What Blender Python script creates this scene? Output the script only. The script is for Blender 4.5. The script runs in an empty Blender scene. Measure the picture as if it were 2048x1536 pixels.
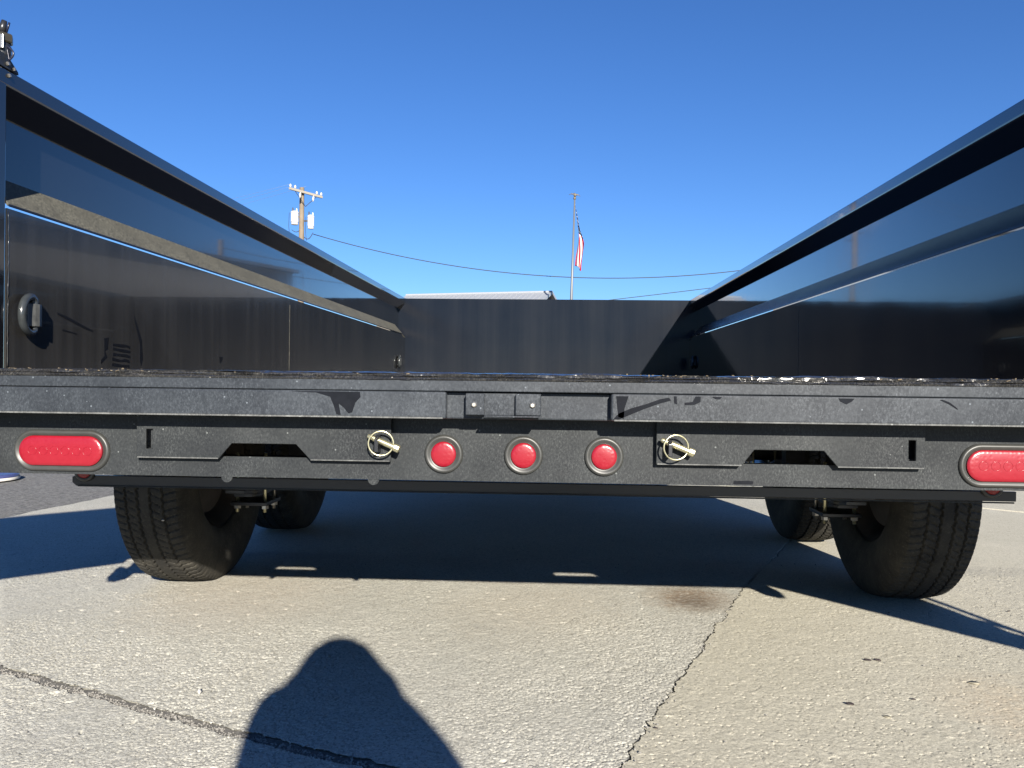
import bpy, bmesh, math, random
import numpy as np
from mathutils import Vector, Matrix
from mathutils.geometry import tessellate_polygon

random.seed(7)
rng = np.random.default_rng(11)
scene = bpy.context.scene
COL = scene.collection
PI = math.pi
H = 0.67                                   # camera height; heights of the trailer follow from it

# ------------------------------------------------------------------ camera
cam_d = bpy.data.cameras.new('camera')
cam = bpy.data.objects.new('camera', cam_d)
COL.objects.link(cam)
scene.camera = cam
YAW, PITCH, ROLL = 0.0495, -0.0020, 0.0119
cam_d.sensor_width = 36.0
cam_d.lens = 1649.8 / 2048 * 36.0
cam_d.clip_start = 0.02
cam_d.clip_end = 5000
fw = Vector((-math.sin(YAW) * math.cos(PITCH), math.cos(YAW) * math.cos(PITCH), math.sin(PITCH)))
rt = Vector((math.cos(YAW), math.sin(YAW), 0))
up = rt.cross(fw)
r2 = math.cos(ROLL) * rt + math.sin(ROLL) * up
u2 = -math.sin(ROLL) * rt + math.cos(ROLL) * up
M3 = Matrix((r2, u2, -fw)).transposed()
cam.matrix_world = Matrix.Translation((0.0541, 0, H)) @ M3.to_4x4()

# ------------------------------------------------------------------ sky and sun
LX, LZ = 0.265, 0.405                      # light travels along (-LX, 1, -LZ)
sun_dir = Vector((LX, -1, LZ)).normalized()
elev = math.asin(sun_dir.z)
azim = math.atan2(sun_dir.x, sun_dir.y)
world = bpy.data.worlds.new('World')
scene.world = world
world.use_nodes = True
wn = world.node_tree
bg = wn.nodes['Background']
sky = wn.nodes.new('ShaderNodeTexSky')
sky.sky_type = 'NISHITA'
sky.sun_disc = False
sky.sun_elevation = elev
sky.sun_rotation = azim
sky.altitude = 600
sky.air_density = 1.0
sky.dust_density = 0.05
sky.ozone_density = 3.0
hs = wn.nodes.new('ShaderNodeHueSaturation')
hs.inputs['Saturation'].default_value = 1.12
wn.links.new(sky.outputs[0], hs.inputs['Color'])
tint = wn.nodes.new('ShaderNodeMix')
tint.data_type = 'RGBA'
tint.blend_type = 'MULTIPLY'
tint.inputs[0].default_value = 1.0
tint.inputs[7].default_value = (.57, .76, 1.08, 1)
wn.links.new(hs.outputs[0], tint.inputs[6])
wn.links.new(tint.outputs[2], bg.inputs[0])
bg.inputs[1].default_value = 0.054
sun_d = bpy.data.lights.new('sun', 'SUN')
sun_d.energy = 5.0
sun_d.angle = math.radians(0.53)
sun_d.color = (1.0, 0.93, 0.82)
sun = bpy.data.objects.new('sun', sun_d)
COL.objects.link(sun)
sun.rotation_euler = sun_dir.to_track_quat('Z', 'Y').to_euler()
sun.location = (3, -8, 5)
vs = scene.view_settings
vs.view_transform = 'Standard'
vs.look = 'None'
vs.exposure = 1.3
vs.gamma = 1.0
vs.use_curve_mapping = False
scene.cycles.caustics_reflective = False
scene.cycles.caustics_refractive = False

# ------------------------------------------------------------------ material helpers
class NT:
    def __init__(s, name):
        s.m = bpy.data.materials.new(name)
        s.m.use_nodes = True
        s.t = s.m.node_tree
        s.b = s.t.nodes['Principled BSDF']
        tc = s.t.nodes.new('ShaderNodeTexCoord')
        s.co = tc.outputs['Object']
        s.uv = tc.outputs['UV']
    def link(s, a, b):
        s.t.links.new(a, b)
    def put(s, v, sock):
        if isinstance(v, (int, float)):
            sock.default_value = v
        elif isinstance(v, tuple):
            sock.default_value = v if len(v) == len(sock.default_value) else (*v, 1)
        else:
            s.link(v, sock)
    def map(s, scale=(1, 1, 1), loc=(0, 0, 0), rot=(0, 0, 0), src=None):
        n = s.t.nodes.new('ShaderNodeMapping')
        n.inputs['Scale'].default_value = scale
        n.inputs['Location'].default_value = loc
        n.inputs['Rotation'].default_value = rot
        s.link(src or s.co, n.inputs[0])
        return n.outputs[0]
    def noise(s, scale, detail=3, rough=.55, vec=None, dist=0.0):
        n = s.t.nodes.new('ShaderNodeTexNoise')
        n.inputs['Scale'].default_value = scale
        n.inputs['Detail'].default_value = detail
        n.inputs['Roughness'].default_value = rough
        n.inputs['Distortion'].default_value = dist
        s.link(vec or s.co, n.inputs['Vector'])
        return n.outputs[0]
    def voro(s, scale, vec=None, feature='F1', out=0, rnd=1.0):
        n = s.t.nodes.new('ShaderNodeTexVoronoi')
        n.feature = feature
        n.inputs['Scale'].default_value = scale
        n.inputs['Randomness'].default_value = rnd
        s.link(vec or s.co, n.inputs['Vector'])
        return n.outputs[out]
    def ramp(s, v, stops):
        n = s.t.nodes.new('ShaderNodeValToRGB')
        e = n.color_ramp.elements
        while len(e) < len(stops):
            e.new(0.5)
        for el, (p, c) in zip(e, stops):
            el.position = p
            el.color = (c, c, c, 1) if isinstance(c, (int, float)) else (*c, 1)
        s.link(v, n.inputs[0])
        return n.outputs[0]
    def mix(s, f, a, b, mode='MIX'):
        n = s.t.nodes.new('ShaderNodeMix')
        n.data_type = 'RGBA'
        n.blend_type = mode
        s.put(f, n.inputs[0])
        s.put(a, n.inputs[6])
        s.put(b, n.inputs[7])
        return n.outputs[2]
    def math(s, op, a, b=0.0, c=0.0):
        n = s.t.nodes.new('ShaderNodeMath')
        n.operation = op
        for i, v in enumerate((a, b, c)):
            s.put(v, n.inputs[i])
        return n.outputs[0]
    def bump(s, h, strength=.3, dist=.01, nrm=None):
        n = s.t.nodes.new('ShaderNodeBump')
        n.inputs['Strength'].default_value = strength
        n.inputs['Distance'].default_value = dist
        s.link(h, n.inputs['Height'])
        if nrm:
            s.link(nrm, n.inputs['Normal'])
        return n.outputs[0]
    def xyz(s, src=None):
        n = s.t.nodes.new('ShaderNodeSeparateXYZ')
        s.link(src or s.co, n.inputs[0])
        return n.outputs
    def set(s, **k):
        names = dict(col='Base Color', rough='Roughness', metal='Metallic', normal='Normal', spec='Specular IOR Level',
                     coat='Coat Weight', coat_rough='Coat Roughness', trans='Transmission Weight', ior='IOR')
        for kk, v in k.items():
            s.put(v, s.b.inputs[names[kk]])
        return s.m

def flat(name, col, rough=.6, metal=0.0, spec=.5, var=.25, scale=20.0, bump=0.0):
    t = NT(name)
    n = t.noise(scale, 4)
    c = t.mix(n, tuple(x * (1 - var) for x in col), tuple(min(1, x * (1 + var)) for x in col))
    k = dict(col=c, rough=rough, metal=metal, spec=spec)
    if bump:
        k['normal'] = t.bump(t.noise(scale * 6, 3), bump, .004)
    return t.set(**k)

# ---- paint: black gloss with film of dust
def paint(name, dust=.3, dust_col=(.16, .155, .145), speck=.0, rough=.16, streak=0.0, base=(.0065, .0075, .010),
          low=None, patch=6.0, coat=0.0, spec=.5, sw=9.0):
    t = NT(name)
    n1 = t.noise(patch, 5, .6)
    n2 = t.noise(180, 3, .6)
    f = t.math('MULTIPLY', t.ramp(n1, [(.28, .25), (.72, 1.0)]), t.ramp(n2, [(.3, .6), (.7, 1.0)]))
    f = t.math('MULTIPLY', f, dust)
    if low:                                  # dust washed downwards and lying thicker near the floor
        z = t.xyz()[2]
        zz = t.math('SUBTRACT', low[1], z)
        zz = t.math('MULTIPLY', zz, 1.0 / (low[1] - low[0]))
        n = t.t.nodes.new('ShaderNodeClamp')
        t.link(zz, n.inputs[0])
        f = t.math('MULTIPLY_ADD', n.outputs[0], low[2], f)
    if streak:
        v = t.map(scale=(sw, sw, .35 * sw / 9))
        st = t.ramp(t.noise(2.2, 5, .65, v), [(.42, 0.0), (.72, 1.0)])
        v2 = t.map(scale=(60, 60, .5))
        st2 = t.ramp(t.noise(1.6, 3, .6, v2), [(.5, 0.0), (.8, 1.0)])
        f = t.math('MULTIPLY_ADD', st, streak, f)
        f = t.math('MULTIPLY_ADD', st2, streak * .3, f)
    if speck:
        grain = t.ramp(t.noise(330, 3, .75, t.map(scale=(1, 1, .55), rot=(0, .35, 0))), [(.46, 0.0), (.70, 1.0)])
        d = t.voro(170, t.map(scale=(1, 1, .5), rot=(.2, .5, .1)))
        sp = t.ramp(d, [(.0, 1.0), (.10, .7), (.17, 0.0)])
        d2 = t.voro(36, t.map(rot=(.3, .8, .4)))
        sp2 = t.ramp(d2, [(.0, 1.0), (.045, .9), (.07, 0.0)])
        gate = t.ramp(t.noise(11, 5, .7), [(.38, .2), (.62, 1.0)])
        f = t.math('MULTIPLY_ADD', t.math('MULTIPLY', grain, gate), speck * .8, f)
        f = t.math('MULTIPLY_ADD', t.math('MULTIPLY', sp, gate), speck * .9, f)
        f = t.math('MULTIPLY_ADD', sp2, speck * 2.2, f)
    cl = t.t.nodes.new('ShaderNodeClamp')
    t.link(f, cl.inputs[0])
    f = cl.outputs[0]
    c = t.mix(f, base, dust_col)
    r = t.math('MULTIPLY_ADD', f, .55, rough)
    orange = t.noise(300, 2)
    b = t.bump(orange, .03, .002)
    b = t.bump(t.noise(3.0, 2), .03, .05, b)
    return t.set(col=c, rough=r, spec=spec, normal=b, coat=coat, coat_rough=.03)

M_gloss = paint('gloss_black_paint', dust=.018, rough=.06, coat=.9)
M_lip = paint('ledge_lip_paint', dust=.10, rough=.24, dust_col=(.2, .2, .2), spec=.2)
M_panel = paint('upper_panel_paint', dust=.045, rough=.06, coat=.9, dust_col=(.16, .17, .19), patch=2)
M_wall = paint('dusty_wall_paint', dust=.07, streak=.095, rough=.11, low=(.68, .98, .12), dust_col=(.15, .14, .12), coat=.5)
M_front = paint('front_wall_paint', dust=.018, streak=.034, sw=3.2, rough=.12, low=(.68, 1.0, .022), dust_col=(.15, .148, .14), spec=.17, base=(.006, .008, .013))
M_wall_r = paint('right_wall_paint', dust=.012, streak=.012, rough=.08, low=(.68, .80, .012), coat=.5)  # right wall: darker than the left, with little dust colour mixed in
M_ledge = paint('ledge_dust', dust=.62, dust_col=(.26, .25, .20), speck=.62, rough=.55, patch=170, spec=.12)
M_edge = paint('edge_highlight_dust', dust=.85, dust_col=(.20, .205, .20), speck=.5, rough=.5, patch=25, spec=.15)  # pale dusty paint, lightened to stand for light caught on lower edges
M_ledge_r = paint('ledge_shaded_side', dust=.04, rough=.22)  # dark copy of the ledge paint, shade put into the colour
M_beam = paint('beam_dusty_paint', dust=.26, dust_col=(.155, .178, .205), speck=.24, rough=.26, patch=5, spec=.28)
M_bumper = paint('bumper_dusty_paint', dust=.23, dust_col=(.162, .175, .174), speck=.29, rough=.30, patch=4, spec=.15)
M_sill = paint('sill_worn_paint', dust=.10, dust_col=(.20, .19, .165), speck=.5, rough=.10, patch=9)
M_under = flat('underside_black', (.010, .010, .012), .55, var=.4)
M_clean = flat('wiped_paint', (.007, .008, .011), .10, var=.2)
M_smear = flat('rubbed_clean_paint', (.009, .010, .013), .2, var=.4, scale=60, spec=.16)
M_bar = flat('bar_black_paint', (.016, .017, .02), .32, var=.3, scale=8)
M_rubber = flat('grommet_rubber', (.035, .036, .034), .42, var=.35, scale=60)
M_zinc = flat('yellow_zinc', (.56, .53, .35), .30, metal=.85, var=.2, scale=80)
M_steel = flat('worn_steel', (.42, .40, .36), .35, metal=.9, var=.3, scale=50)
M_ring = flat('d_ring_painted', (.03, .034, .036), .22, var=.5, scale=60)
M_strap = flat('strap_lit_tone', (.06, .062, .06), .4, var=.6, scale=90)  # paler than the ring so the strap looks lit
M_brass = flat('worn_fitting', (.07, .062, .045), .3, metal=.5, var=.3, scale=60)
M_hose = flat('hose_rubber', (.012, .014, .03), .3)
M_rust = flat('rusty_steel', (.055, .046, .038), .75, var=.5, scale=25, bump=.2)

def mk_lens():
    t = NT('red_lens')
    d = t.voro(120, rnd=.35)
    b = t.bump(t.ramp(d, [(.1, 0.0), (.5, 1.0)]), .10, .002)
    n = t.noise(90, 4, .65)
    c = t.mix(t.ramp(n, [(.35, 0.0), (.7, 1.0)]), (.205, .0045, .013), (.225, .0075, .017))
    return t.set(col=c, rough=.30, spec=.45, normal=b, coat=.25, coat_rough=.2)
M_lens = mk_lens()
M_lens_dim = flat('red_marker_lens', (.22, .008, .012), .3, var=.2)

def mk_tyre():
    t = NT('tyre_rubber')
    n = t.noise(14, 5, .65)
    f = t.noise(160, 3)
    c = t.mix(t.ramp(n, [(.35, 0.0), (.75, 1.0)]), (.018, .0175, .016), (.050, .046, .037))
    c = t.mix(t.ramp(f, [(.55, 0.0), (.85, .5)]), c, (.12, .11, .09))
    return t.set(col=c, rough=.82, spec=.25, normal=t.bump(f, .12, .002))
M_tyre = mk_tyre()

# ------------------------------------------------------------------ ground materials
def concrete(name, dark, light, tint, bumpy, speck, stain=None):
    t = NT(name)
    big = t.noise(1.3, 4, .6)
    mid = t.noise(7, 5, .65)
    fin = t.noise(420, 3, .7)
    cell = t.xyz(t.voro(260, out=1))[0]
    c = t.mix(t.ramp(big, [(.3, 0.0), (.7, 1.0)]), dark, light)
    c = t.mix(t.ramp(mid, [(.35, .6), (.65, 0.0)]), c, tint)
    c = t.mix(t.math('MULTIPLY', t.ramp(cell, [(.60, 0.0), (.95, 1.0)]), speck), c, tuple(x * .42 for x in dark))
    c = t.mix(t.ramp(cell, [(.0, .30), (.12, 0.0)]), c, tuple(min(1, x * 1.5) for x in light))
    c = t.mix(t.ramp(fin, [(.36, .45), (.52, 0.0)]), c, tuple(x * .55 for x in dark))
    spots = t.ramp(t.noise(34, 2, .4), [(.735, 0.0), (.765, .6)])
    c = t.mix(spots, c, tuple(x * .5 for x in dark))
    wet = t.ramp(t.noise(.8, 5, .7), [(.54, 0.0), (.75, .30)])
    c = t.mix(wet, c, tuple(x * .6 for x in dark))
    for (sx, sy, rad, col, amt) in stain or []:
        v = t.map(loc=(-sx / rad, -sy / (rad * 1.3), 0), scale=(1 / rad, 1 / (rad * 1.3), 0))
        w = t.mix(.35, v, t.noise(14, 3), 'LINEAR_LIGHT')
        g = t.t.nodes.new('ShaderNodeTexGradient')
        g.gradient_type = 'SPHERICAL'
        t.link(w, g.inputs[0])
        m = t.math('MULTIPLY', t.ramp(g.outputs[1], [(.0, 0.0), (.7, 1.0)]), amt)
        m = t.math('MULTIPLY', m, t.ramp(t.noise(60, 4), [(.3, .4), (.6, 1.0)]))
        c = t.mix(m, c, col)
    b = t.bump(fin, bumpy, .003)
    return t.set(col=c, rough=.92, spec=.2, normal=b)
M_conA = concrete('concrete_exposed_aggregate', (.415, .406, .354), (.525, .515, .455), (.45, .434, .378), .6, .6,
                  stain=[(.49, 2.62, .17, (.17, .11, .06), .8), (.50, 2.56, .085, (.11, .09, .07), .6),
                         (-.9, 2.55, .40, (.44, .34, .24), .25), (.0, 2.5, .35, (.44, .36, .26), .2), (-1.25, 1.55, .05, (.25, .23, .2), .6)])
M_conB = concrete('concrete_fine', (.445, .420, .338), (.525, .498, .410), (.455, .431, .348), .5, .46,
                  stain=[(1.05, 1.75, .22, (.44, .33, .21), .35), (1.25, 1.95, .10, (.46, .34, .2), .3)])
M_fill = flat('joint_fill', (.12, .115, .105), .95, var=.6, scale=120, bump=.6)

def mk_asphalt():
    t = NT('asphalt')
    v = t.voro(70, out=1)
    n = t.noise(120, 4, .7)
    c = t.mix(t.xyz(v)[0], (.10, .098, .092), (.24, .235, .22))
    c = t.mix(t.ramp(n, [(.3, .6), (.6, 0.0)]), c, (.05, .05, .048))
    return t.set(col=c, rough=.95, normal=t.bump(n, .7, .012))
M_asph = mk_asphalt()
M_grav = flat('gravel', (.22, .21, .19), .9, var=.6, scale=70)

# ------------------------------------------------------------------ mesh helpers
class MB:
    def __init__(s):
        s.v = []
        s.f = []
    def add(s, vs, fs):
        o = len(s.v)
        s.v += [tuple(p) for p in vs]
        s.f += [tuple(o + i for i in f) for f in fs]
        return s
    def box(s, x0, x1, y0, y1, z0, z1):
        v = [(x, y, z) for x in (x0, x1) for y in (y0, y1) for z in (z0, z1)]
        return s.add(v, [(0, 1, 3, 2), (4, 6, 7, 5), (0, 4, 5, 1), (2, 3, 7, 6), (0, 2, 6, 4), (1, 5, 7, 3)])
    def prism(s, loops, y0, y1, axes='xz'):
        """extrude outline (first loop) with holes between y0 and y1; axes 'xz' along Y, 'yz' along X, 'xy' along Z"""
        def P(q, t):
            return {'xz': (q[0], t, q[1]), 'yz': (t, q[0], q[1]), 'xy': (q[0], q[1], t)}[axes]
        tris = tessellate_polygon([[Vector((q[0], q[1], 0)) for q in lp] for lp in loops])
        flatp = [q for lp in loops for q in lp]
        n = len(flatp)
        vs = [P(q, y0) for q in flatp] + [P(q, y1) for q in flatp]
        fs = [tuple(t) for t in tris] + [tuple(n + i for i in reversed(t)) for t in tris]
        o = 0
        for lp in loops:
            m = len(lp)
            fs += [(o + i, o + (i + 1) % m, n + o + (i + 1) % m, n + o + i) for i in range(m)]
            o += m
        return s.add(vs, fs)
    def tube(s, path, r, seg=10, closed=False, caps=True):
        pts = [Vector(p) for p in path]
        n = len(pts)
        rs = r if isinstance(r, (list, tuple)) else [r] * n
        vs = []
        prev = None
        for i, p in enumerate(pts):
            if closed:
                d = pts[(i + 1) % n] - pts[i - 1]
            else:
                d = pts[min(i + 1, n - 1)] - pts[max(i - 1, 0)]
            d.normalize()
            if prev is None:
                a = d.orthogonal().normalized()
            else:
                a = (prev - d * prev.dot(d)).normalized()
            prev = a
            b = d.cross(a)
            for k in range(seg):
                t = 2 * PI * k / seg
                vs.append(p + (a * math.cos(t) + b * math.sin(t)) * rs[i])
        fs = []
        for i in range(n if closed else n - 1):
            j = (i + 1) % n
            for k in range(seg):
                l = (k + 1) % seg
                fs.append((i * seg + k, i * seg + l, j * seg + l, j * seg + k))
        if caps and not closed:
            fs.append(tuple(range(seg))[::-1])
            fs.append(tuple((n - 1) * seg + k for k in range(seg)))
        return s.add(vs, fs)
    def lathe(s, prof, org, axis='z', seg=32, cap=True):
        """prof: list of (radius, height along axis)"""
        vs = []
        for (r, h) in prof:
            for k in range(seg):
                t = 2 * PI * k / seg
                c, q = r * math.cos(t), r * math.sin(t)
                p = {'z': (c, q, h), 'x': (h, c, q), 'y': (q, h, c)}[axis]
                vs.append((org[0] + p[0], org[1] + p[1], org[2] + p[2]))
        n = len(prof)
        fs = [(i * seg + k, i * seg + (k + 1) % seg, (i + 1) * seg + (k + 1) % seg, (i + 1) * seg + k)
              for i in range(n - 1) for k in range(seg)]
        if cap:
            fs.append(tuple(range(seg))[::-1])
            fs.append(tuple((n - 1) * seg + k for k in range(seg)))
        return s.add(vs, fs)
    def loft(s, rings, cap0=False, cap1=True):
        n = len(rings[0])
        vs = [p for r in rings for p in r]
        fs = [(i * n + k, i * n + (k + 1) % n, (i + 1) * n + (k + 1) % n, (i + 1) * n + k)
              for i in range(len(rings) - 1) for k in range(n)]
        if cap0:
            fs.append(tuple(range(n))[::-1])
        if cap1:
            fs.append(tuple((len(rings) - 1) * n + k for k in range(n)))
        return s.add(vs, fs)

def base_of(o):
    p = Vector((0, 0, 0))
    while o is not None:
        p = p + o.location
        o = o.parent
    return p

def obj(name, mb, mat, parent=None, bevel=0.0, smooth=False, angle=None, world_co=True):
    me = bpy.data.meshes.new(name)
    off = base_of(parent) if (parent is not None and world_co) else Vector((0, 0, 0))
    me.from_pydata([(v[0] - off.x, v[1] - off.y, v[2] - off.z) for v in mb.v], [], mb.f)
    bm = bmesh.new()
    bm.from_mesh(me)
    bmesh.ops.recalc_face_normals(bm, faces=bm.faces)
    bm.to_mesh(me)
    bm.free()
    me.materials.append(mat)
    if smooth or angle is not None:
        me.shade_smooth() if hasattr(me, 'shade_smooth') else None
        for p in me.polygons:
            p.use_smooth = True
        if angle is not None and hasattr(me, 'set_sharp_from_angle'):
            me.set_sharp_from_angle(angle=math.radians(angle))
    o = bpy.data.objects.new(name, me)
    COL.objects.link(o)
    if parent is not None:
        o.parent = parent
    if bevel:
        b = o.modifiers.new('bevel', 'BEVEL')
        b.width = bevel
        b.segments = 2
        b.limit_method = 'ANGLE'
        b.angle_limit = math.radians(40)
        b.harden_normals = False
    return o

def thing(name, label, cat, loc, group=None):
    o = bpy.data.objects.new(name, None)
    o.empty_display_size = .1
    o.location = loc
    COL.objects.link(o)
    tag(o, label, cat, group)
    return o

def tag(o, label=None, cat=None, group=None, kind=None):
    if label:
        o['label'] = label
    if cat:
        o['category'] = cat
    if group:
        o['group'] = group
    if kind:
        o['kind'] = kind
    return o

def clone(o, parent, dloc=(0, 0, 0)):
    c = o.copy()
    COL.objects.link(c)
    c.parent = parent
    c.location = o.location + Vector(dloc)
    for ch in o.children:
        clone(ch, c)
    return c

# ================================================================== GROUND
base = MB()
base.add([(-1500, -1500, -.055), (1500, -1500, -.055), (1500, 1500, -.055), (-1500, 1500, -.055)], [(0, 1, 2, 3)])
g0 = tag(obj('ground', base, M_asph), kind='structure')

# slab outlines: the joint J runs from the left to the corner Q, the crack K from Q up and away
def jag(pts, step, amp, seed):
    r = random.Random(seed)
    out = []
    for (a, b) in zip(pts[:-1], pts[1:]):
        a, b = Vector(a), Vector(b)
        L = (b - a).length
        n = max(1, int(L / step))
        nr = Vector((-(b - a).y, (b - a).x)).normalized()
        for i in range(n):
            q = a.lerp(b, i / n)
            if i or out:
                q = q + nr * r.gauss(0, amp) + (b - a).normalized() * r.uniform(-.3, .3) * step
            out.append((q.x, q.y))
    out.append(tuple(pts[-1]))
    return out
Q = (.115, 1.285)
Kp = [Q, (.179, 1.445), (.255, 1.656), (.300, 1.760), (.389, 1.988), (.425, 2.075), (.470, 2.205), (.500, 2.26),
      (.515, 2.345), (.545, 2.365), (.600, 2.53), (.681, 2.73), (.85, 3.11), (1.107, 3.694), (1.62, 4.90), (1.80, 5.34)]
K = jag(Kp, .013, .0036, 3)
Jp = [(-2.72, 2.56), (-1.9, 2.16), (-1.219, 1.852), (-.535, 1.546), (-.202, 1.416), Q]
J = jag(Jp, .022, .0030, 5)
edge_w = [(-2.72, 2.56), (-2.576, 3.814), (-2.461, 4.693), (-2.2, 6.7), (-1.6, 11.0)]
W = jag(edge_w, .06, .006, 8)

def offset(line, d, seed, amp):
    r = random.Random(seed)
    out = []
    for i, p in enumerate(line):
        a = Vector(line[max(0, i - 3)])
        b = Vector(line[min(len(line) - 1, i + 3)])
        t = (b - a).normalized()
        n = Vector((-t.y, t.x))
        e = d + abs(r.gauss(0, amp))
        if r.random() < .07:
            e += abs(r.gauss(0, amp * 3))
        out.append((p[0] + n.x * e, p[1] + n.y * e))
    return out

def slab(name, outline, top, mat, parent):
    mb = MB()
    n = len(outline)
    lip = .0015
    ctr = outline
    # chamfered top rim: shrink by moving along the averaged normal
    inner = []
    area = sum(outline[i][0] * outline[(i + 1) % n][1] - outline[(i + 1) % n][0] * outline[i][1] for i in range(n))
    sg = 1 if area > 0 else -1
    for i in range(n):
        a = Vector(outline[i - 2])
        b = Vector(outline[(i + 2) % n])
        t = (b - a).normalized()
        nr = Vector((-t.y, t.x)) * sg
        inner.append((outline[i][0] + nr.x * lip, outline[i][1] + nr.y * lip))
    tris = tessellate_polygon([[Vector((p[0], p[1], 0)) for p in inner]])
    vs = [(p[0], p[1], top) for p in inner] + [(p[0], p[1], top - .0025) for p in outline] + [(p[0], p[1], -.06) for p in outline]
    fs = [tuple(t) for t in tris]
    for i in range(n):
        j = (i + 1) % n
        fs.append((i, j, n + j, n + i))
        fs.append((n + i, n + j, 2 * n + j, 2 * n + i))
    mb.add(vs, fs)
    return obj(name, mb, mat, parent)

conc = obj('concrete_pavement', MB().add([(-1.5, 2.3, -.024), (-1.2, -3, -.024), (9, -3, -.024), (9, 10.5, -.024), (-1.4, 10.5, -.024), (-2.3, 4.0, -.024)],
                                         [(0, 1, 2, 3, 4, 5)]), M_fill)
tag(conc, kind='structure')
# slab north-west of the crack (exposed aggregate)
slabA = [p for p in J[:-1]] + offset(K, .0011, 21, .0007)[:] + jag([(1.79, 5.37), (-2.16, 6.98)], .05, .004, 12)[1:] + [p for p in reversed(W) if 2.6 < p[1] < 6.85]
sA = slab('concrete_slab', slabA, -.0085, M_conA, conc)
# slab to the right of the crack
Kb = offset(K, -.0011, 22, 0.0)
Kb = [(p[0] + abs(random.gauss(0, .0006)), p[1]) for p in Kb]
slabB = [(-1.75, -3.0), (9.0, -3.0), (9.0, 1.95)] + [(2.66, 4.62), (1.815, 5.325)] + list(reversed(Kb)) + [(.02, 1.06)]
sB = slab('concrete_slab', slabB, -.0095, M_conB, conc)
# slab on the near left side of the joint
Jb = offset(J, -.030, 23, .0030)
slabC = Jb[:-1] + [(.085, 1.275), (-.02, 1.04), (-1.80, -3.0), (-6.5, -3.0), (-4.2, 2.0)]
sC = slab('concrete_slab', slabC, -.0095, M_conA, conc)
# slabs beyond
slab('concrete_slab', [(1.83, 5.34), (2.67, 4.65), (9.0, 1.98), (14, 10), (3.9, 10.4)], -.0085, M_conB, conc)
slab('concrete_slab', [(-2.14, 7.0), (1.80, 5.39), (3.88, 10.42), (-1.6, 11.0)], -.0085, M_conA, conc)
# real relief on the part of the slabs nearest the camera
def vnoise(x, y, wl, seed):
    r = np.random.default_rng(seed)
    n = 512
    tab = r.uniform(-1, 1, (n, n))
    fx, fy = x / wl + 97.3, y / wl + 41.7
    ix, iy = np.floor(fx).astype(int), np.floor(fy).astype(int)
    u, v = fx - ix, fy - iy
    u, v = u * u * (3 - 2 * u), v * v * (3 - 2 * v)
    ix0, iy0, ix1, iy1 = ix % n, iy % n, (ix + 1) % n, (iy + 1) % n
    return (tab[iy0, ix0] * (1 - u) + tab[iy0, ix1] * u) * (1 - v) + (tab[iy1, ix0] * (1 - u) + tab[iy1, ix1] * u) * v
def pits(x, y, cell, seed, keep, rmin, rmax):
    """0..1 depth of round pits scattered one per cell"""
    r = np.random.default_rng(seed)
    n = 512
    ox, oy = r.uniform(.2, .8, (n, n)), r.uniform(.2, .8, (n, n))
    rr = r.uniform(rmin, rmax, (n, n)) * (r.uniform(0, 1, (n, n)) < keep)
    asp_ = r.uniform(.6, 1.6, (n, n))
    fx, fy = x / cell + 61.2, y / cell + 33.1
    ix, iy = np.floor(fx).astype(int), np.floor(fy).astype(int)
    d = np.zeros_like(x)
    for dx in (-1, 0, 1):
        for dy in (-1, 0, 1):
            jx, jy = (ix + dx) % n, (iy + dy) % n
            ex, ey = (ix + dx + ox[jy, jx] - fx) * cell * asp_[jy, jx], (iy + dy + oy[jy, jx] - fy) * cell / asp_[jy, jx]
            R_ = rr[jy, jx] + 1e-6
            d = np.maximum(d, np.clip(1.25 - np.sqrt(ex * ex + ey * ey) / R_, 0, 1) * (R_ > 1e-5))
    return d
def inside(px, py, poly):
    P = np.array(poly)
    res = np.zeros(px.shape, bool)
    j = len(P) - 1
    for i in range(len(P)):
        xi, yi, xj, yj = P[i, 0], P[i, 1], P[j, 0], P[j, 1]
        c = ((yi > py) != (yj > py)) & (px < (xj - xi) * (py - yi) / ((yj - yi) or 1e-12) + xi)
        res ^= c
        j = i
    return res
ys = [1.24]
while ys[-1] < 3.25:
    ys.append(ys[-1] + .0014 * (ys[-1] / 1.3) ** 2)
ys = np.array(ys)
ts = np.linspace(-.71, .70, 1150)
GX = .054 + ys[:, None] * ts[None, :]
GY = np.repeat(ys[:, None], len(ts), 1)
wx, wy = GX + .004 * vnoise(GX, GY, .02, 91), GY + .004 * vnoise(GX, GY, .02, 92)
fall = np.clip(np.minimum.reduce([(GY - 1.24) / .02 + 1, (3.25 - GY) / .25, (GX * 0 + ts[None, :] + .71) / .03, (GX * 0 + .70 - ts[None, :]) / .03]), 0, 1)
fall = fall * fall * (3 - 2 * fall)
maskA = np.clip(.50 + .55 * np.exp(-((GX - .05) / .55) ** 2 - ((GY - 1.75) / .55) ** 2) + 1.0 * vnoise(GX, GY, .45, 5) + .5 * vnoise(GX, GY, .16, 6), .12, 1.0)
hA = (.00045 * vnoise(GX, GY, .034, 1) + .00035 * vnoise(wx, wy, .011, 2) + .00042 * vnoise(wx, wy, .0055, 3) + .00030 * vnoise(GX, GY, .0033, 4)
      - .0030 * pits(wx, wy, .0078, 7, .50, .0016, .0034) * maskA - .0022 * pits(wx, wy, .0052, 8, .40, .0011, .0022) * (.35 + .65 * maskA)
      - .004 * pits(wx, wy, .06, 9, .18, .003, .008))
hB = (.00035 * vnoise(GX, GY, .05, 11) + .00030 * vnoise(wx, wy, .014, 12) + .00030 * vnoise(wx, wy, .0062, 13) + .00018 * vnoise(GX, GY, .0033, 14)
      - .0024 * pits(wx, wy, .013, 17, .34, .0012, .0030) + .0018 * pits(wx, wy, .040, 18, .45, .003, .009) * np.clip(vnoise(wx, wy, .006, 19) + .6, 0, 1))
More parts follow.
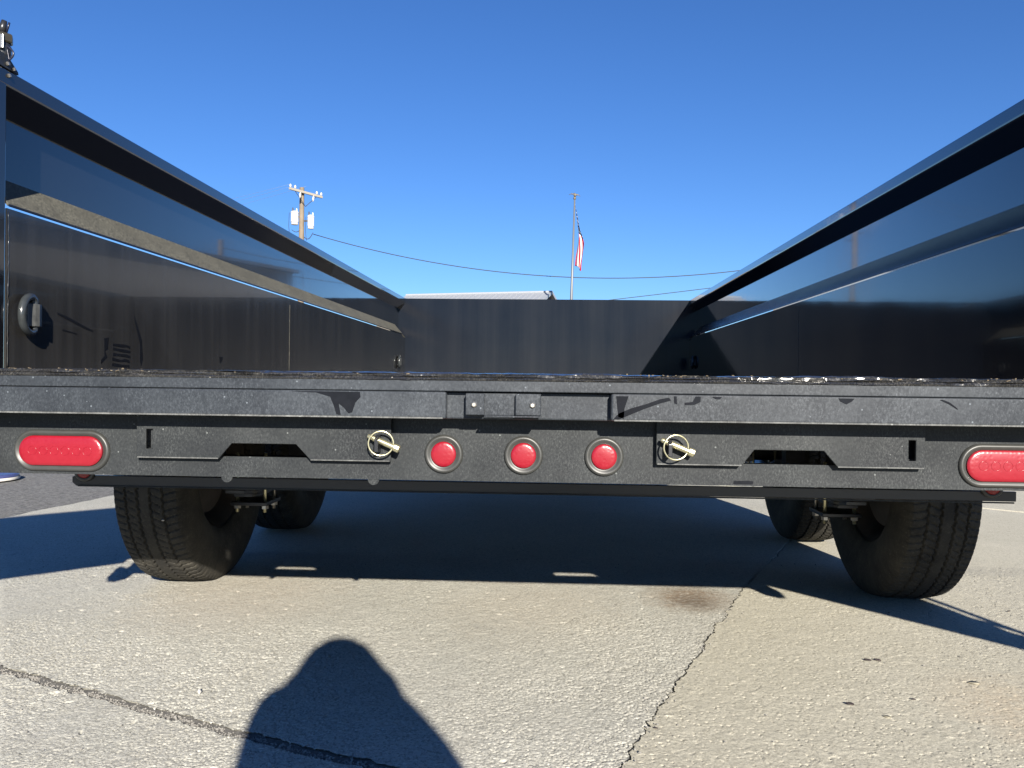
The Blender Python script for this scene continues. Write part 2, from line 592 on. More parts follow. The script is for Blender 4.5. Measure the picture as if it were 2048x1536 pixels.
def relief(poly, hh, top, mat, parent):
    cx = (GX[:-1, :-1] + GX[1:, 1:]) / 2
    cy = (GY[:-1, :-1] + GY[1:, 1:]) / 2
    P = np.array(poly)
    keep = inside(cx, cy, poly)
    idx = np.arange(GX.size).reshape(GX.shape)
    q = np.stack([idx[:-1, :-1], idx[:-1, 1:], idx[1:, 1:], idx[1:, :-1]], -1)[keep]
    used, inv = np.unique(q, return_inverse=True)
    inv = inv.reshape(-1, 4)
    z = top + hh.ravel()[used] - (1 - fall.ravel()[used]) * .009
    co = np.stack([GX.ravel()[used], GY.ravel()[used], z], 1).astype(np.float32)
    me = bpy.data.meshes.new('slab_surface')
    me.vertices.add(len(co))
    me.vertices.foreach_set('co', co.ravel())
    me.loops.add(inv.size)
    me.loops.foreach_set('vertex_index', inv.ravel().astype(np.int32))
    me.polygons.add(len(inv))
    me.polygons.foreach_set('loop_start', (np.arange(len(inv)) * 4).astype(np.int32))
    me.update(calc_edges=True)
    me.materials.append(mat)
    me.shade_smooth()
    o = bpy.data.objects.new('slab_surface', me)
    COL.objects.link(o)
    o.parent = parent
    return o
relief(slabA, hA, 0.0, M_conA, sA)
relief(slabB, hB, -.001, M_conB, sB)
relief(slabC, hA, -.0008, M_conA, sC)
# packed dirt nearly filling the joint between the near slabs
jl = MB()
Jf = [p for p in J if p[0] > -2.3]
jm = len(Jf)
rj = random.Random(31)
for a_, p in enumerate(Jf):
    q_ = Vector(Jf[min(a_ + 1, jm - 1)]) - Vector(Jf[max(a_ - 1, 0)])
    n_ = Vector((-q_.y, q_.x)).normalized()
    for k_, w_ in enumerate((.004, -.006, -.015, -.024, -.036)):
        jl.v.append((p[0] + n_.x * w_, p[1] + n_.y * w_, -.0042 + rj.uniform(-.0012, .0012) - (.0015 if k_ in (1, 2, 3) else 0)))
    if a_:
        for k_ in range(4):
            o_ = (a_ - 1) * 5 + k_
            jl.f.append((o_, o_ + 1, o_ + 6, o_ + 5))
obj('joint_fill', jl, M_fill, conc, smooth=True)
# asphalt laid against the concrete on the left
aw = [(p[0] - .004, p[1]) for p in W if 2.5 < p[1]]
asp = MB()
ol = [(-2.72, 2.54)] + aw + [(-1.7, 60), (-60, 60), (-60, -20), (-7.0, -20), (-6.52, -3.0), (-4.22, 2.02)]
tri = tessellate_polygon([[Vector((p[0], p[1], 0)) for p in ol]])
asp.add([(p[0], p[1], -.014) for p in ol], [tuple(t) for t in tri])
tag(obj('asphalt', asp, M_asph), kind='structure')

# grit lying in the joint and crumbs along the crack
def pebble_mesh(points, lo, hi, seed, zbase):
    r = np.random.default_rng(seed)
    ico_v = np.array([(0, 0, 1), (.9, 0, .2), (.28, .85, .25), (-.72, .53, .2), (-.72, -.53, .25), (.28, -.85, .2), (.4, .3, -.7), (-.5, 0, -.7), (.3, -.4, -.7)])
    ico_f = [(0, 1, 2), (0, 2, 3), (0, 3, 4), (0, 4, 5), (0, 5, 1), (1, 6, 2), (2, 6, 7), (2, 7, 3), (3, 7, 4), (4, 7, 8), (4, 8, 5), (5, 8, 1), (1, 8, 6), (6, 8, 7)]
    mb = MB()
    for (x, y) in points:
        s = r.uniform(lo, hi) * (1 if r.random() < .93 else 1.6)
        a = r.uniform(0, 6.28)
        v = ico_v * (1 + r.normal(0, .12, ico_v.shape)) * s * np.array([1, r.uniform(.6, 1), r.uniform(.5, .8)])
        c, q = math.cos(a), math.sin(a)
        v = np.stack([v[:, 0] * c - v[:, 1] * q + x, v[:, 0] * q + v[:, 1] * c + y, v[:, 2] + zbase + s * .2], 1)
        mb.add(v.tolist(), ico_f)
    return mb
pts = []
for i in range(3600):
    t = random.random()
    k = int(t * (len(J) - 2))
    p = J[k]
    pts.append((p[0] + random.uniform(-.012, .012), p[1] - .015 + random.gauss(0, .0075)))
tag(obj('joint_gravel', pebble_mesh(pts, .0010, .0032, 4, -.0055), M_grav),
    'fine grey gravel packed in the slab joint at lower left', 'gravel', kind='stuff')
pts = [(random.uniform(-1.9, 2.4), random.uniform(1.25, 3.2)) for i in range(420)]
pts += [(K[k][0] + random.gauss(0, .012), K[k][1] + random.gauss(0, .012)) for k in [random.randrange(0, 90) for _ in range(110)]]
tag(obj('loose_grit', pebble_mesh(pts, .0012, .0034, 6, .000), M_grav),
    'tiny crumbs of grit scattered over the concrete', 'grit', kind='stuff')

# ================================================================== DUMP TRAILER
YP = 1.5687                # face of the bumper plate
YB = 1.489                 # face of the protruding beam pieces
YF = 6.0086                # front wall
XL, XU = 1.0324, 1.0850    # lower / upper side wall
Z_FLOOR = H + .0155
trailer = thing('dump_trailer', 'black steel dump trailer seen from behind with its empty bed open', 'trailer', (0, YP, 0))
T = trailer

# ---- bed: floor, side walls, front wall
obj('bed_floor', MB().box(-XL + .004, XL - .004, 1.545, YF - .002, Z_FLOOR - .03, Z_FLOOR - .004), M_under, T)
Z1, Z2, Z3 = H + .6096, H + .5759, H + .5300
ZR1, ZR2 = H + .4070, H + .3382
for s in (-1, 1):
    def X(a):
        return s * a
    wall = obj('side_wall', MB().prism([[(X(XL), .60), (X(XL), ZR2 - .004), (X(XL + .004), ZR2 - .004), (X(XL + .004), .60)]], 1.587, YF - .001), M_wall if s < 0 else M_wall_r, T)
    # ledge where the wall jogs outward: sloping shelf with a short turned-down lip
    led = [(X(XU), ZR1), (X(XL - .0020), ZR2 + .005), (X(XL - .0015), ZR2 + .003), (X(XL + .001), ZR2 + .001), (X(XU + .001), ZR1 - .006)]
    lip_ = [(X(XL - .0024), ZR2 + .0046), (X(XL - .0031), ZR2 + .0004), (X(XL - .0018), ZR2 - .0006), (X(XL - .0004), ZR2 + .0015)]
    obj('ledge_lip', MB().prism([lip_], 1.589, YF - .141), M_lip, wall)
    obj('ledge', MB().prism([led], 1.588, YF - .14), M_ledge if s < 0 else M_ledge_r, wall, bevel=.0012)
    # mitred end of the ledge
    e = MB()
    e.add([(X(XU), YF - .1405, ZR1), (X(XL - .0020), YF - .1405, ZR2 + .005), (X(XL - .0020), YF - .004, ZR2 - .02), (X(XU), YF - .004, ZR1 - .05),
           (X(XU), YF - .1405, ZR1 - .08), (X(XL + .002), YF - .1405, ZR2 - .02)], [(0, 1, 2, 3), (1, 5, 2), (0, 3, 4)])
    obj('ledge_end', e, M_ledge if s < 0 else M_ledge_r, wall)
    obj('upper_panel', MB().box(*sorted((X(XU), X(XU + .004))), 1.5875, YF - .0005, ZR1 - .02, Z3 + .012), M_panel, wall)
    rail = [(X(XU), Z3), (X(XL + .002), Z2), (X(XL + .002), Z1), (X(1.16), Z1), (X(1.16), Z3)]
    obj('top_rail', MB().prism([rail], 1.552, YF + .02), M_gloss, wall, bevel=.004)
    # rear corner post: inner face flush with the lower wall
    post = obj('corner_post', MB().box(*sorted((X(XL + .0015), X(1.155))), 1.515, 1.585, .602, Z2 + .004), M_beam if s > 0 else M_gloss, T, bevel=.003)
    # vertical weld seam beside the post, and panel joint further in
    for (yy, zz0, zz1, rr) in ((1.592, .69, ZR2 - .01, .0011), (3.35, .69, ZR2 - .03, .0006)):
        path = [(X(XL - .0002), yy + random.gauss(0, .0006), zz0 + (zz1 - zz0) * k / 40) for k in range(41)]
        obj('weld_seam', MB().tube(path, [rr * random.uniform(.8, 1.25) for _ in path], 6), M_wall if rr > .001 else M_ledge, wall, smooth=True)

fwall = obj('front_wall', MB().box(-XU - .06, XU + .06, YF, YF + .05, .60, H + .6066), M_front, T, bevel=.002)

# ---- rear beam under the floor edge
obj('rear_beam', MB().box(-1.10, 1.10, 1.513, 1.575, H - .0685, H - .018), M_beam, T, bevel=.003)
obj('beam_upper_strip', MB().box(-1.10, 1.10, YB + .0045, 1.56, H - .0175, H + .002), M_beam, T, bevel=.0015)
for x0, x1 in ((-1.13, -.139), (.159, 1.13)):
    obj('beam_cover', MB().box(x0, x1, YB, 1.5125, H - .0678, H - .0185), M_beam, T, bevel=.004)
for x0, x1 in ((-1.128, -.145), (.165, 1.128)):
    obj('edge_highlight_strip', MB().box(x0, x1, YB - .0007, YB + .002, H - .0676, H - .0648), M_edge, T)  # pale strip along the lower edge, its highlight put into the colour
# floor edge: rolled, battered lip
def sill():
    prof = [(YB + .0045, H + .0022), (YB + .0025, H + .0045), (YB + .006, H + .0075), (YB + .013, H + .0078), (YB + .0105, H + .0098),
            (YB + .0115, H + .0125), (YB + .018, H + .0132), (YB + .017, H + .0148), (YB + .026, H + .0165), (YB + .045, H + .0160), (YB + .075, H + .0150)]
    n = 520
    r = np.random.default_rng(3)
    def smooth_noise(k, a):
        z = r.normal(0, 1, k)
        x = np.linspace(0, k - 1.001, n)
        i = x.astype(int)
        f = x - i
        f = f * f * (3 - 2 * f)
        return a * (z[i] * (1 - f) + z[np.minimum(i + 1, k - 1)] * f)
    vs = []
    ns = [(smooth_noise(28, .0008) + smooth_noise(120, .0005) + smooth_noise(400, .00025), smooth_noise(28, .0007) + smooth_noise(140, .00045) + smooth_noise(400, .0002)) for _ in prof]
    for i in range(n):
        x = -1.105 + 2.21 * i / (n - 1)
        for k, (y, z) in enumerate(prof):
            w = 0 if k == 0 else 1
            vs.append((x, y + ns[k][0][i] * w, z + ns[k][1][i] * w))
    m = len(prof)
    fs = [(i * m + k, (i + 1) * m + k, (i + 1) * m + k + 1, i * m + k + 1) for i in range(n - 1) for k in range(m - 1)]
    return MB().add(vs, fs)
obj('floor_edge', sill(), M_sill, T, angle=50)

# latch receiver welded in the recess
rc = obj('latch_receiver', MB().box(-.104, .033, 1.501, 1.5125, H - .061, H - .0205), M_beam, T, bevel=.0015)
obj('receiver_cheek', MB().box(-.1035, -.070, 1.489, 1.5005, H - .060, H - .021), M_beam, rc, bevel=.0015)
obj('receiver_cheek', MB().box(-.013, .0325, 1.489, 1.5005, H - .060, H - .021), M_beam, rc, bevel=.0015)
obj('receiver_lip', MB().box(-.0695, .0322, 1.482, 1.5007, H - .0635, H - .0605), M_beam, rc, bevel=.001)
for x in (-.088, .018):
    obj('bolt_head', MB().lathe([(.0055, 1.4895), (.0055, 1.486), (.0035, 1.4845)], (x, 0, H - .041), 'y', 6), M_steel, rc)

# ---- bumper plate with ramp slots
def rect(x0, x1, z0, z1):
    return [(x0, z0), (x1, z0), (x1, z1), (x0, z1)]
ZB = H - .1894
bp = MB().prism([rect(-1.10, 1.10, ZB, H - .06), rect(-.600, -.392, H - .1500, H - .095), rect(.392, .600, H - .1480, H - .0935),
                 rect(-.735, -.705, H - .136, H - .094), rect(.705, .735, H - .134, H - .092)], YP, YP + .006)
bumper = obj('bumper_plate', bp, M_bumper, T)
obj('bumper_flange', MB().box(-1.10, 1.10, YP + .0062, YP + .04, ZB + .0005, ZB + .006), M_bumper, bumper, bevel=.001)
for x0 in (-.66, .335):
    obj('light_baffle', MB().box(x0, x0 + .28, YP + .10, YP + .106, H - .200, H - .1845), M_under, bumper)  # added, unseen: keeps sun through the slots off the lower bar
for x in (-.575, -.288):
    obj('drain_tab', MB().lathe([(.011, YP + .001), (.011, YP + .005)], (x, 0, ZB), 'y', 20), M_bumper, bumper)
# lamps ---------------------------------------------------------------
def stad(cx, cz, hw, hh, y, n=20):
    pts = []
    st = max(0.0, hw - hh)
    if st < 1e-6:
        return [(cx + hh * math.cos(2 * PI * k / 40), y, cz + hh * math.sin(2 * PI * k / 40)) for k in range(40)]
    for k in range(n + 1):
        a = -PI / 2 + PI * k / n
        pts.append((cx + st + hh * math.cos(a), y, cz + hh * math.sin(a)))
    for k in range(n + 1):
        a = PI / 2 + PI * k / n
        pts.append((cx - st + hh * math.cos(a), y, cz + hh * math.sin(a)))
    return pts
def lamp(name, cx, cz, lw, lh, gw, gh, parent, y=YP, mat=None, full=True):
    g = MB().loft([stad(cx, cz, gw, gh, y + .0002), stad(cx, cz, gw - .0005, gh - .0005, y - .0035), stad(cx, cz, gw - .003, gh - .003, y - .0068),
                   stad(cx, cz, gw - .0065, gh - .0065, y - .0070), stad(cx, cz, gw - .0095, gh - .0095, y - .0042),
                   stad(cx, cz, lw + .0004, lh + .0004, y - .0036)], cap1=False)
    o = obj(name, g, M_rubber, parent, smooth=True)
    l = MB().loft([stad(cx, cz, lw, lh, y - .0010), stad(cx, cz, lw, lh, y - .0072), stad(cx, cz, lw - .0016, lh - .0016, y - .0088),
                   stad(cx, cz, lw - .006, lh - .006, y - .0096), stad(cx, cz, max(lw - .018, .001), max(lh - .018, .0008), y - .0102)])
    obj('lens', l, mat or M_lens, o, angle=35)
    return o
for x, lb in ((-.1524, None), (0, None), (.1524, None)):
    lamp('marker_lamp', x, H - .1385, .0238, .0238, .0372, .0372, bumper)
tl = []
for s in (-1, 1):
    L = lamp('tail_lamp', s * .9026, H - .1437, .0835, .0288, .0965, .0405, bumper)
    # round optics moulded in the lens
    for k in range(6):
        cx = s * .9026 + (-.055 + .022 * k)
        path = [(cx + .0085 * math.cos(a), YP - .0102, H - .1437 + .0085 * math.sin(a)) for a in [2 * PI * q / 16 for q in range(16)]]
        obj('lens_optic', MB().tube(path, .0005, 6, closed=True), M_lens, L, smooth=True)

# ---- ramp keeper plates with cut-outs, proud of the bumper
def keeper(s, xa, xb, dz):
    z0, z1 = H - .1535 + dz, H - .052
    c0, c1, c2, c3 = [(-.585, -.559, -.434, -.405), (.406, .429, .556, .582)][s > 0]
    zc = z0 + .0305
    out = [(xa, z0), (c0, z0), (c1, zc), (c2, zc), (c3, z0), (xb, z0), (xb, z1), (xa, z1)]
    sx = (-.727, -.714) if s < 0 else (.709, .722)
    hole = rect(sx[0], sx[1], H - .136, H - .098)
    o = obj('ramp_keeper_plate', MB().prism([out, hole], YP - .0180, YP - .0120), M_bumper, T, bevel=.0012)
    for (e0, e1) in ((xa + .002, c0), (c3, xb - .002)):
        obj('edge_highlight_strip', MB().box(e0, e1, YP - .0186, YP - .0165, z0 + .0003, z0 + .0024), M_edge, o)  # thin pale strip: the lit plate edge put in as colour
    for xx in (xa + .10, xb - .12):
        obj('spacer', MB().box(xx, xx + .03, YP - .0119, YP - .0003, H - .09, H - .06), M_under, o)
    if s < 0:
        obj('slot_tab_or_blocker', MB().box(-.7215, -.7145, YP - .0085, YP + .02, H - .1355, H - .099), M_bumper, o)
    else:
        obj('slot_tab_or_blocker', MB().box(.700, .740, YP + .02, YP + .026, H - .150, H - .080), M_under, o)  # added plate behind the slot, blocks a stray spot of sun
    # eye for the retaining pin
    px = -.2735 if s < 0 else .2705
    e = MB().prism([[(YP - .048, H - .133), (YP - .016, H - .136), (YP - .016, H - .103), (YP - .040, H - .103), (YP - .048, H - .110)]], px - .0035, px + .0035, axes='yz')
    obj('pin_eye', e, M_bar, o, bevel=.001)
    return o
keeper(-1, -.7455, -.2515, 0.0)
keeper(1, .2485, .7385, .0030)
def retaining_pin(cx, cz, s, label):
    y = YP - .034
    th = thing('retaining_pin', label, 'pin', (cx, y, cz))
    a = Vector((cx - .0265, y, cz + .013))
    b = Vector((cx + .027, y - .002, cz - .009))
    obj('shank', MB().tube([a, a.lerp(b, .06), a.lerp(b, .2), a.lerp(b, .22), b], [.0035, .0048, .0048, .0058, .0058], 14), M_zinc, th, angle=40)
    d = (b - a).normalized()
    h0, h1 = b - d * .004, b + d * .0075
    obj('head', MB().tube([h0, h0 + d * .001, h1 - d * .001, h1], [.0062, .0078, .0078, .0062], 8), M_zinc, th, angle=30)
    rp = []
    for k in range(40):
        t = 2 * PI * k / 40
        rp.append((cx + .0228 * math.cos(t), y - .0075 + .004 * math.cos(t), cz + .0228 * math.sin(t) - .0005))
    obj('ring', MB().tube(rp, .0017, 8, closed=True), M_zinc, th, smooth=True)
    return th
retaining_pin(-.2655, H - .1165, -1, 'yellow zinc ring pin in the keeper plate left of the round lamps')
retaining_pin(.2815, H - .1155, 1, 'yellow zinc ring pin in the keeper plate right of the round lamps')

# ---- lower bar behind the bumper with half hidden marker lamps
YL = 1.74
ub = MB().prism([[(-.985, H - .216), (-.985, H - .228), (-.976, H - .2355), (.98, H - .2325), (1.006, H - .2325), (1.006, H - .2122), (-.976, H - .2122)]], YL, YL + .008)
lbar = obj('lower_bar', ub, M_bar, T, bevel=.001)
obj('bar_flange', MB().box(-.97, 1.0, YL - .004, YL - .0002, H - .2362, H - .2335), M_bumper, lbar)
for s in (-1, 1):
    c = (s * .955, 0, H - .2020)
    o = obj('side_marker', MB().lathe([(.0235, YL - .0005), (.0235, YL - .005), (.020, YL - .008), (.016, YL - .006)], c, 'y', 28, cap=False), M_rubber, lbar, smooth=True)
    obj('lens', MB().lathe([(.0158, YL - .001), (.0158, YL - .008), (.010, YL - .0115), (.001, YL - .0125)], c, 'y', 28), M_lens_dim, o, smooth=True)
    # rear hinge foot and gusset at each end of the bumper, just under the door hinge
    pts_ = [(s * 1.045, ZB + .03), (s * 1.05, ZB - .006), (s * 1.075, ZB - .022), (s * 1.10, ZB - .020), (s * 1.115, ZB + .0), (s * 1.12, ZB + .06)]
    obj('hinge_foot', MB().prism([pts_], 1.500, 1.530), M_bar, T, bevel=.002)

# ---- wear marks wiped into the dust of the beam
def mark(pts, y, mat=M_smear, nm='smear'):
    return obj(nm, MB().prism([pts], y - .0006, y - .0001), mat, T)
YM = YB - .0002
mark([(-.425, H - .0205), (-.378, H - .0225), (-.352, H - .030), (-.345, H - .046), (-.340, H - .062), (-.332, H - .063), (-.336, H - .042), (-.326, H - .050), (-.318, H - .060), (-.311, H - .058), (-.305, H - .040), (-.296, H - .030), (-.297, H - .0205)], YM)
mark([(.163, H - .0645), (.172, H - .054), (.195, H - .044), (.222, H - .036), (.246, H - .027), (.262, H - .024), (.266, H - .029), (.245, H - .035), (.218, H - .045), (.190, H - .057), (.172, H - .065)], YM)
mark([(.2705, H - .0215), (.2715, H - .034), (.2765, H - .036), (.2755, H - .0215)], YM)
mark([(.318, H - .0215), (.318, H - .031), (.308, H - .036), (.290, H - .037), (.290, H - .033), (.304, H - .031), (.309, H - .0215)], YM)
mark([(.338, H - .0215), (.344, H - .0255), (.352, H - .026), (.356, H - .0215)], YM)
mark([(.56, H - .0215), (.563, H - .027), (.574, H - .032), (.583, H - .027), (.588, H - .0215)], YM)
mark([(.735, H - .022), (.752, H - .030), (.766, H - .039), (.765, H - .036), (.752, H - .026), (.740, H - .0215)], YM)
mark([(.168, H - .0225), (.172, H - .060), (.182, H - .063), (.183, H - .045), (.190, H - .0225)], YM)
mark([(.395, ZB + .003), (.396, ZB + .009), (.420, ZB + .010), (.432, ZB + .009), (.431, ZB + .003)], YP - .0001)

# scuffs on the left wall: tyre print and scratches where the dust is rubbed off
def wmark(pts, nm='scuff'):
    return obj(nm, MB().prism([pts], -XL + .0001, -XL + .0007, axes='yz'), M_smear, T)
for k in range(5):
    z = .700 + k * .0125
    y0 = 1.985 + random.uniform(-.004, .004)
    wob = [random.uniform(-.0014, .0014) for _ in range(8)]
    up_ = [(y0 + .021 * q, z + wob[q] - .001 * q) for q in range(5)]
    dn_ = [(y0 + .021 * q, z + wob[q] + .0065 + .0012 * math.sin(q * 2 + k) - .001 * q) for q in range(4, -1, -1)]
    wmark(up_ + dn_)
wmark([(1.945, .765), (1.965, .768), (1.962, .74), (1.95, .735), (1.96, .72), (1.93, .702), (1.932, .712), (1.947, .722)])
wmark([(2.085, .832), (2.092, .826), (2.128, .77), (2.135, .72), (2.126, .702), (2.119, .715), (2.118, .76), (2.09, .815)])
wmark([(1.755, .812), (1.80, .804), (1.86, .789), (1.895, .781), (1.897, .777), (1.86, .783), (1.80, .797), (1.757, .807)])
wmark([(1.775, .776), (1.83, .770), (1.83, .7675), (1.775, .773)])
wmark([(2.635, .742), (2.665, .742), (2.662, .733), (2.648, .722), (2.641, .722)])

# ---- tie-down rings inside the bed
def d_ring(s, y, z, sc=1.0, swing=.006):
    x = s * (XL - .0005)
    inn = -s
    strap = MB()
    prof = [(0, -.030), (.012, -.027), (.021, -.012), (.024, .0), (.021, .012), (.012, .027), (0, .030)]
    strap.prism([[(x + inn * a * sc, y + b * sc) for a, b in prof]], z - .027 * sc, z + .027 * sc, axes='xy')
    o = obj('tie_down', strap, M_strap, T, bevel=.0015)
    path = []
    xr = x + inn * .011 * sc
    for k in range(13):
        path.append((xr, y - .002 * sc, z + (-.036 + .072 * k / 12) * sc))
    for k in range(1, 24):
        a = PI / 2 - PI * k / 24
        path.append((xr + inn * swing * math.cos(a), y - (.002 + .056 * math.cos(a) ** .75) * sc, z + .044 * sc * math.sin(a)))
    obj('ring', MB().tube(path, .0092 * sc, 12, closed=True), M_ring, o, smooth=True)
    return o
d_ring(-1, 1.662, .797, .86)
d_ring(-1, 5.75, .805, .9)
d_ring(1, 5.80, .825, .9)

# ---- bracket with fitting and hose loop on top of the left post
BX, BY = -1.046, 1.590
tb = obj('tarp_bracket', MB().prism([[(1.50, Z1 + .0005), (1.622, Z1 + .0005), (1.620, Z1 + .006), (1.588, Z1 + .027), (1.50, Z1 + .034)]], -1.10, -1.0345, axes='yz'), M_beam, T, bevel=.001)
obj('collar', MB().lathe([(.013, Z1 + .026), (.0145, Z1 + .030), (.0145, Z1 + .046), (.0125, Z1 + .048), (.0125, Z1 + .052)], (BX, BY, 0), 'z', 18), M_bar, tb, angle=40)
obj('hex_nut', MB().lathe([(.016, Z1 + .0525), (.0185, Z1 + .055), (.0185, Z1 + .068), (.016, Z1 + .0705)], (BX, BY, 0), 'z', 6), M_brass, tb)
obj('clip_plate', MB().box(BX + .004, BX + .013, BY - .02, BY - .016, Z1 + .036, Z1 + .064), M_steel, tb, bevel=.001)
obj('spring_rod', MB().tube([(BX - .003, BY, Z1 + .074), (BX - .001, BY, Z1 + .086), (BX + .002, BY, Z1 + .098)], [.008, .007, .005], 10), M_bar, tb, smooth=True)
obj('wire_end', MB().tube([(BX + .006, BY, Z1 + .074), (BX + .010, BY, Z1 + .086), (BX + .012, BY, Z1 + .094)], .0020, 8), M_hose, tb, smooth=True)
hp = [(BX + .010 + .012 * math.sin(t) + .006 * t / PI, BY - .006, Z1 + .046 - .030 * t / PI) for t in [PI * k / 16 for k in range(17)]]
obj('hose_loop', MB().tube(hp, .0019, 8), M_hose, tb, smooth=True)
hp = [(BX + .012 + .005 * t, BY - .006, Z1 + .040 - .024 * t) for t in [k / 8 for k in range(9)]]
obj('hose_loop', MB().tube(hp, .0014, 8), M_hose, tb, smooth=True)
for (y_, z_) in ((1.604, Z1 + .006), (1.585, Z1 + .010), (1.590, Z1 - .012)):
    obj('bolt_head', MB().lathe([(.0042, -1.0343), (.0042, -1.0310), (.0025, -1.0295)], (0, y_, z_), 'x', 6), M_steel, tb)

# ---- open barn doors, folded out past the corners
def door(s, ang, length, z0, z1):
    hx, hy = s * 1.10, 1.505
    d = Vector((s * math.cos(ang), -math.sin(ang)))
    n = Vector((-d.y, d.x)) * .02
    def quad(a0, a1, w, zz0, zz1):
        mb = MB()
        P = []
        for a in (a0, a1):
            for q in (-w, w):
                c = Vector((hx, hy)) + d * a + n * q
                P += [(c.x, c.y, zz0), (c.x, c.y, zz1)]
        mb.add(P, [(0, 1, 3, 2), (4, 6, 7, 5), (0, 4, 5, 1), (2, 3, 7, 6), (0, 2, 6, 4), (1, 5, 7, 3)])
        return mb
    o = obj('rear_door', quad(.02, length, .25, z0, z1), M_gloss, T, bevel=.003)
    obj('door_rib', quad(.06, length - .04, 1.6, z0 + .02, z0 + .09), M_gloss, o)
    obj('door_rib', quad(.06, length - .04, 1.6, z1 - .09, z1 - .02), M_gloss, o)
    c = Vector((hx, hy)) + d * (length + .075)
    obj('cam_bar', MB().tube([(c.x, c.y, z0 - .04), (c.x, c.y, z1 + .03)], .012, 12), M_bar, o, smooth=True)
    c2 = Vector((hx, hy)) + d * (length - .01)
    for z in (z0 + .16, z1 - .12):
        obj('cam_keeper', MB().tube([(c2.x, c2.y, z), (c.x, c.y, z)], .012, 8), M_bar, o)
    for z in (z0 + .08, z1 - .10):
        obj('door_hinge', MB().lathe([(.018, z), (.018, z + .08)], (hx, hy, 0), 'z', 14), M_bar, o, angle=40)
    return o
door(-1, math.radians(46), 1.08, .575, 1.215)
door(1, math.radians(52), 1.07, .555, 1.215)

# ---- chassis
for s in (-1, 1):
    obj('frame_rail', MB().prism([[(s * .40, .50), (s * .50, .50), (s * .50, .512), (s * .456, .512), (s * .456, .628), (s * .50, .628), (s * .50, .64), (s * .40, .64), (s * .40, .628), (s * .444, .628), (s * .444, .512), (s * .40, .512)]], 1.86, 6.4), M_under, T)
    obj('bed_skirt', MB().box(*sorted((s * .985, s * 1.03)), 1.58, YF, .598, .654), M_under, T)
for k in range(10):
    y = 1.95 + k * .42
    obj('crossmember', MB().box(-.98, .98, y, y + .045, .6405, .6545), M_under, T)
obj('hoist_cylinder', MB().tube([(0, 3.2, .50), (0, 4.9, .55)], .07, 16), M_under, T, angle=40)

# ---- axles, springs, wheels
R_T, WT = .385, .1125
def tyre_mesh():
    side = [(-.083, .208), (-.092, .214), (-.103, .240), (-.1095, .275), (-.1125, .305), (-.1100, .335), (-.1045, .356), (-.0985, .3685)]
    nu = 57
    tread = [(-.093 + .186 * k / (nu - 1)) for k in range(nu)]
    prof = side + [(u, .3845 - .0085 * abs(u / .093) ** 3.2) for u in tread] + [(-a, b) for a, b in reversed(side)]
    N = 600
    th = np.arange(N) * 2 * PI / N
    arc = th * R_T
    V = np.zeros((len(prof), N, 3))
    per = 2 * PI * R_T / 96
    ph = (arc % per) / per
    zig = (np.abs(ph - .5) * 2 - .5) * 2
    for j, (u, r) in enumerate(prof):
        rr = np.full(N, r)
        if 8 <= j < 8 + nu:
            dep = np.zeros(N)
            for gk, (gu, gw, ga) in enumerate(((-.056, .0028, .0022), (-.019, .0032, .0026), (.019, .0032, .0026), (.056, .0028, .0022))):
                dd = np.abs(u - gu - ga * zig)
                dep = np.maximum(dep, .0060 * (dd < gw))
            if abs(u) > .062:
                q = ((arc + .25 * abs(u)) % per) / per
                dep = np.maximum(dep, .0036 * (np.abs(q - .5) < .13))
            elif abs(u) > .024:
                q = ((arc - .5 * u) % (per)) / per
                dep = np.maximum(dep, .003 * (np.abs(q - .5) < .10) * (abs(abs(u) - .037) < .010))
            rr = rr - dep
        elif j in (6, 7, 8 + nu, 9 + nu):
            q = ((arc + .25 * .09) % per) / per
            rr = rr - .0016 * (np.abs(q - .5) < .13)
        V[j, :, 0] = u
        V[j, :, 1] = rr * np.cos(th)
        V[j, :, 2] = rr * np.sin(th)
    V[:, :, 2] = np.maximum(V[:, :, 2], -R_T + .0095)
    M = len(prof)
    idx = np.arange(M * N).reshape(M, N)
    F = np.stack([idx[:-1, :], np.roll(idx, -1, 1)[:-1, :], np.roll(idx, -1, 1)[1:, :], idx[1:, :]], -1).reshape(-1, 4)
    return V.reshape(-1, 3).tolist(), F.tolist()
tv, tf = tyre_mesh()
ZA = R_T - .0095
wheels = []
w0 = None
for (yw) in (2.76, 3.72):
    for (xw, s) in ((-1.150, -1), (1.172, 1)):
        if w0 is None:
            # rim with inner side at +x of the left wheel; mirrored wheels turn half round
            rim = MB().lathe([(.209, .085), (.214, .080), (.204, .072), (.196, .05), (.190, .0), (.190, -.02), (.196, -.06), (.214, -.080), (.209, -.085), (.200, -.080), (.186, -.055), (.180, -.02), (.120, -.035), (.075, -.028), (.072, -.01), (.120, -.017), (.181, .0), (.186, .05), (.200, .080)], (0, 0, 0), 'x', 48, cap=False)
            me = obj('wheel', rim, M_rust, T, angle=40, world_co=False)
            me.location = Vector((xw, yw, ZA)) - trailer.location
            ty = obj('tyre', MB().add(tv, tf), M_tyre, me, angle=35, world_co=False)
            dr = obj('brake_drum', MB().lathe([(.150, -.005), (.155, .0), (.155, .020), (.160, .024), (.160, .032), (.140, .036), (.060, .040), (.048, .085)], (0, 0, 0), 'x', 36), M_rust, me, angle=40, world_co=False)
            w0 = me
        else:
            c = w0.copy()
            COL.objects.link(c)
            c.parent = T
            c.location = Vector((xw, yw, ZA)) - trailer.location
            if s > 0:
                c.rotation_euler = (0, 0, PI)
            for ch in list(w0.children):
                q = ch.copy()
                COL.objects.link(q)
                q.parent = c
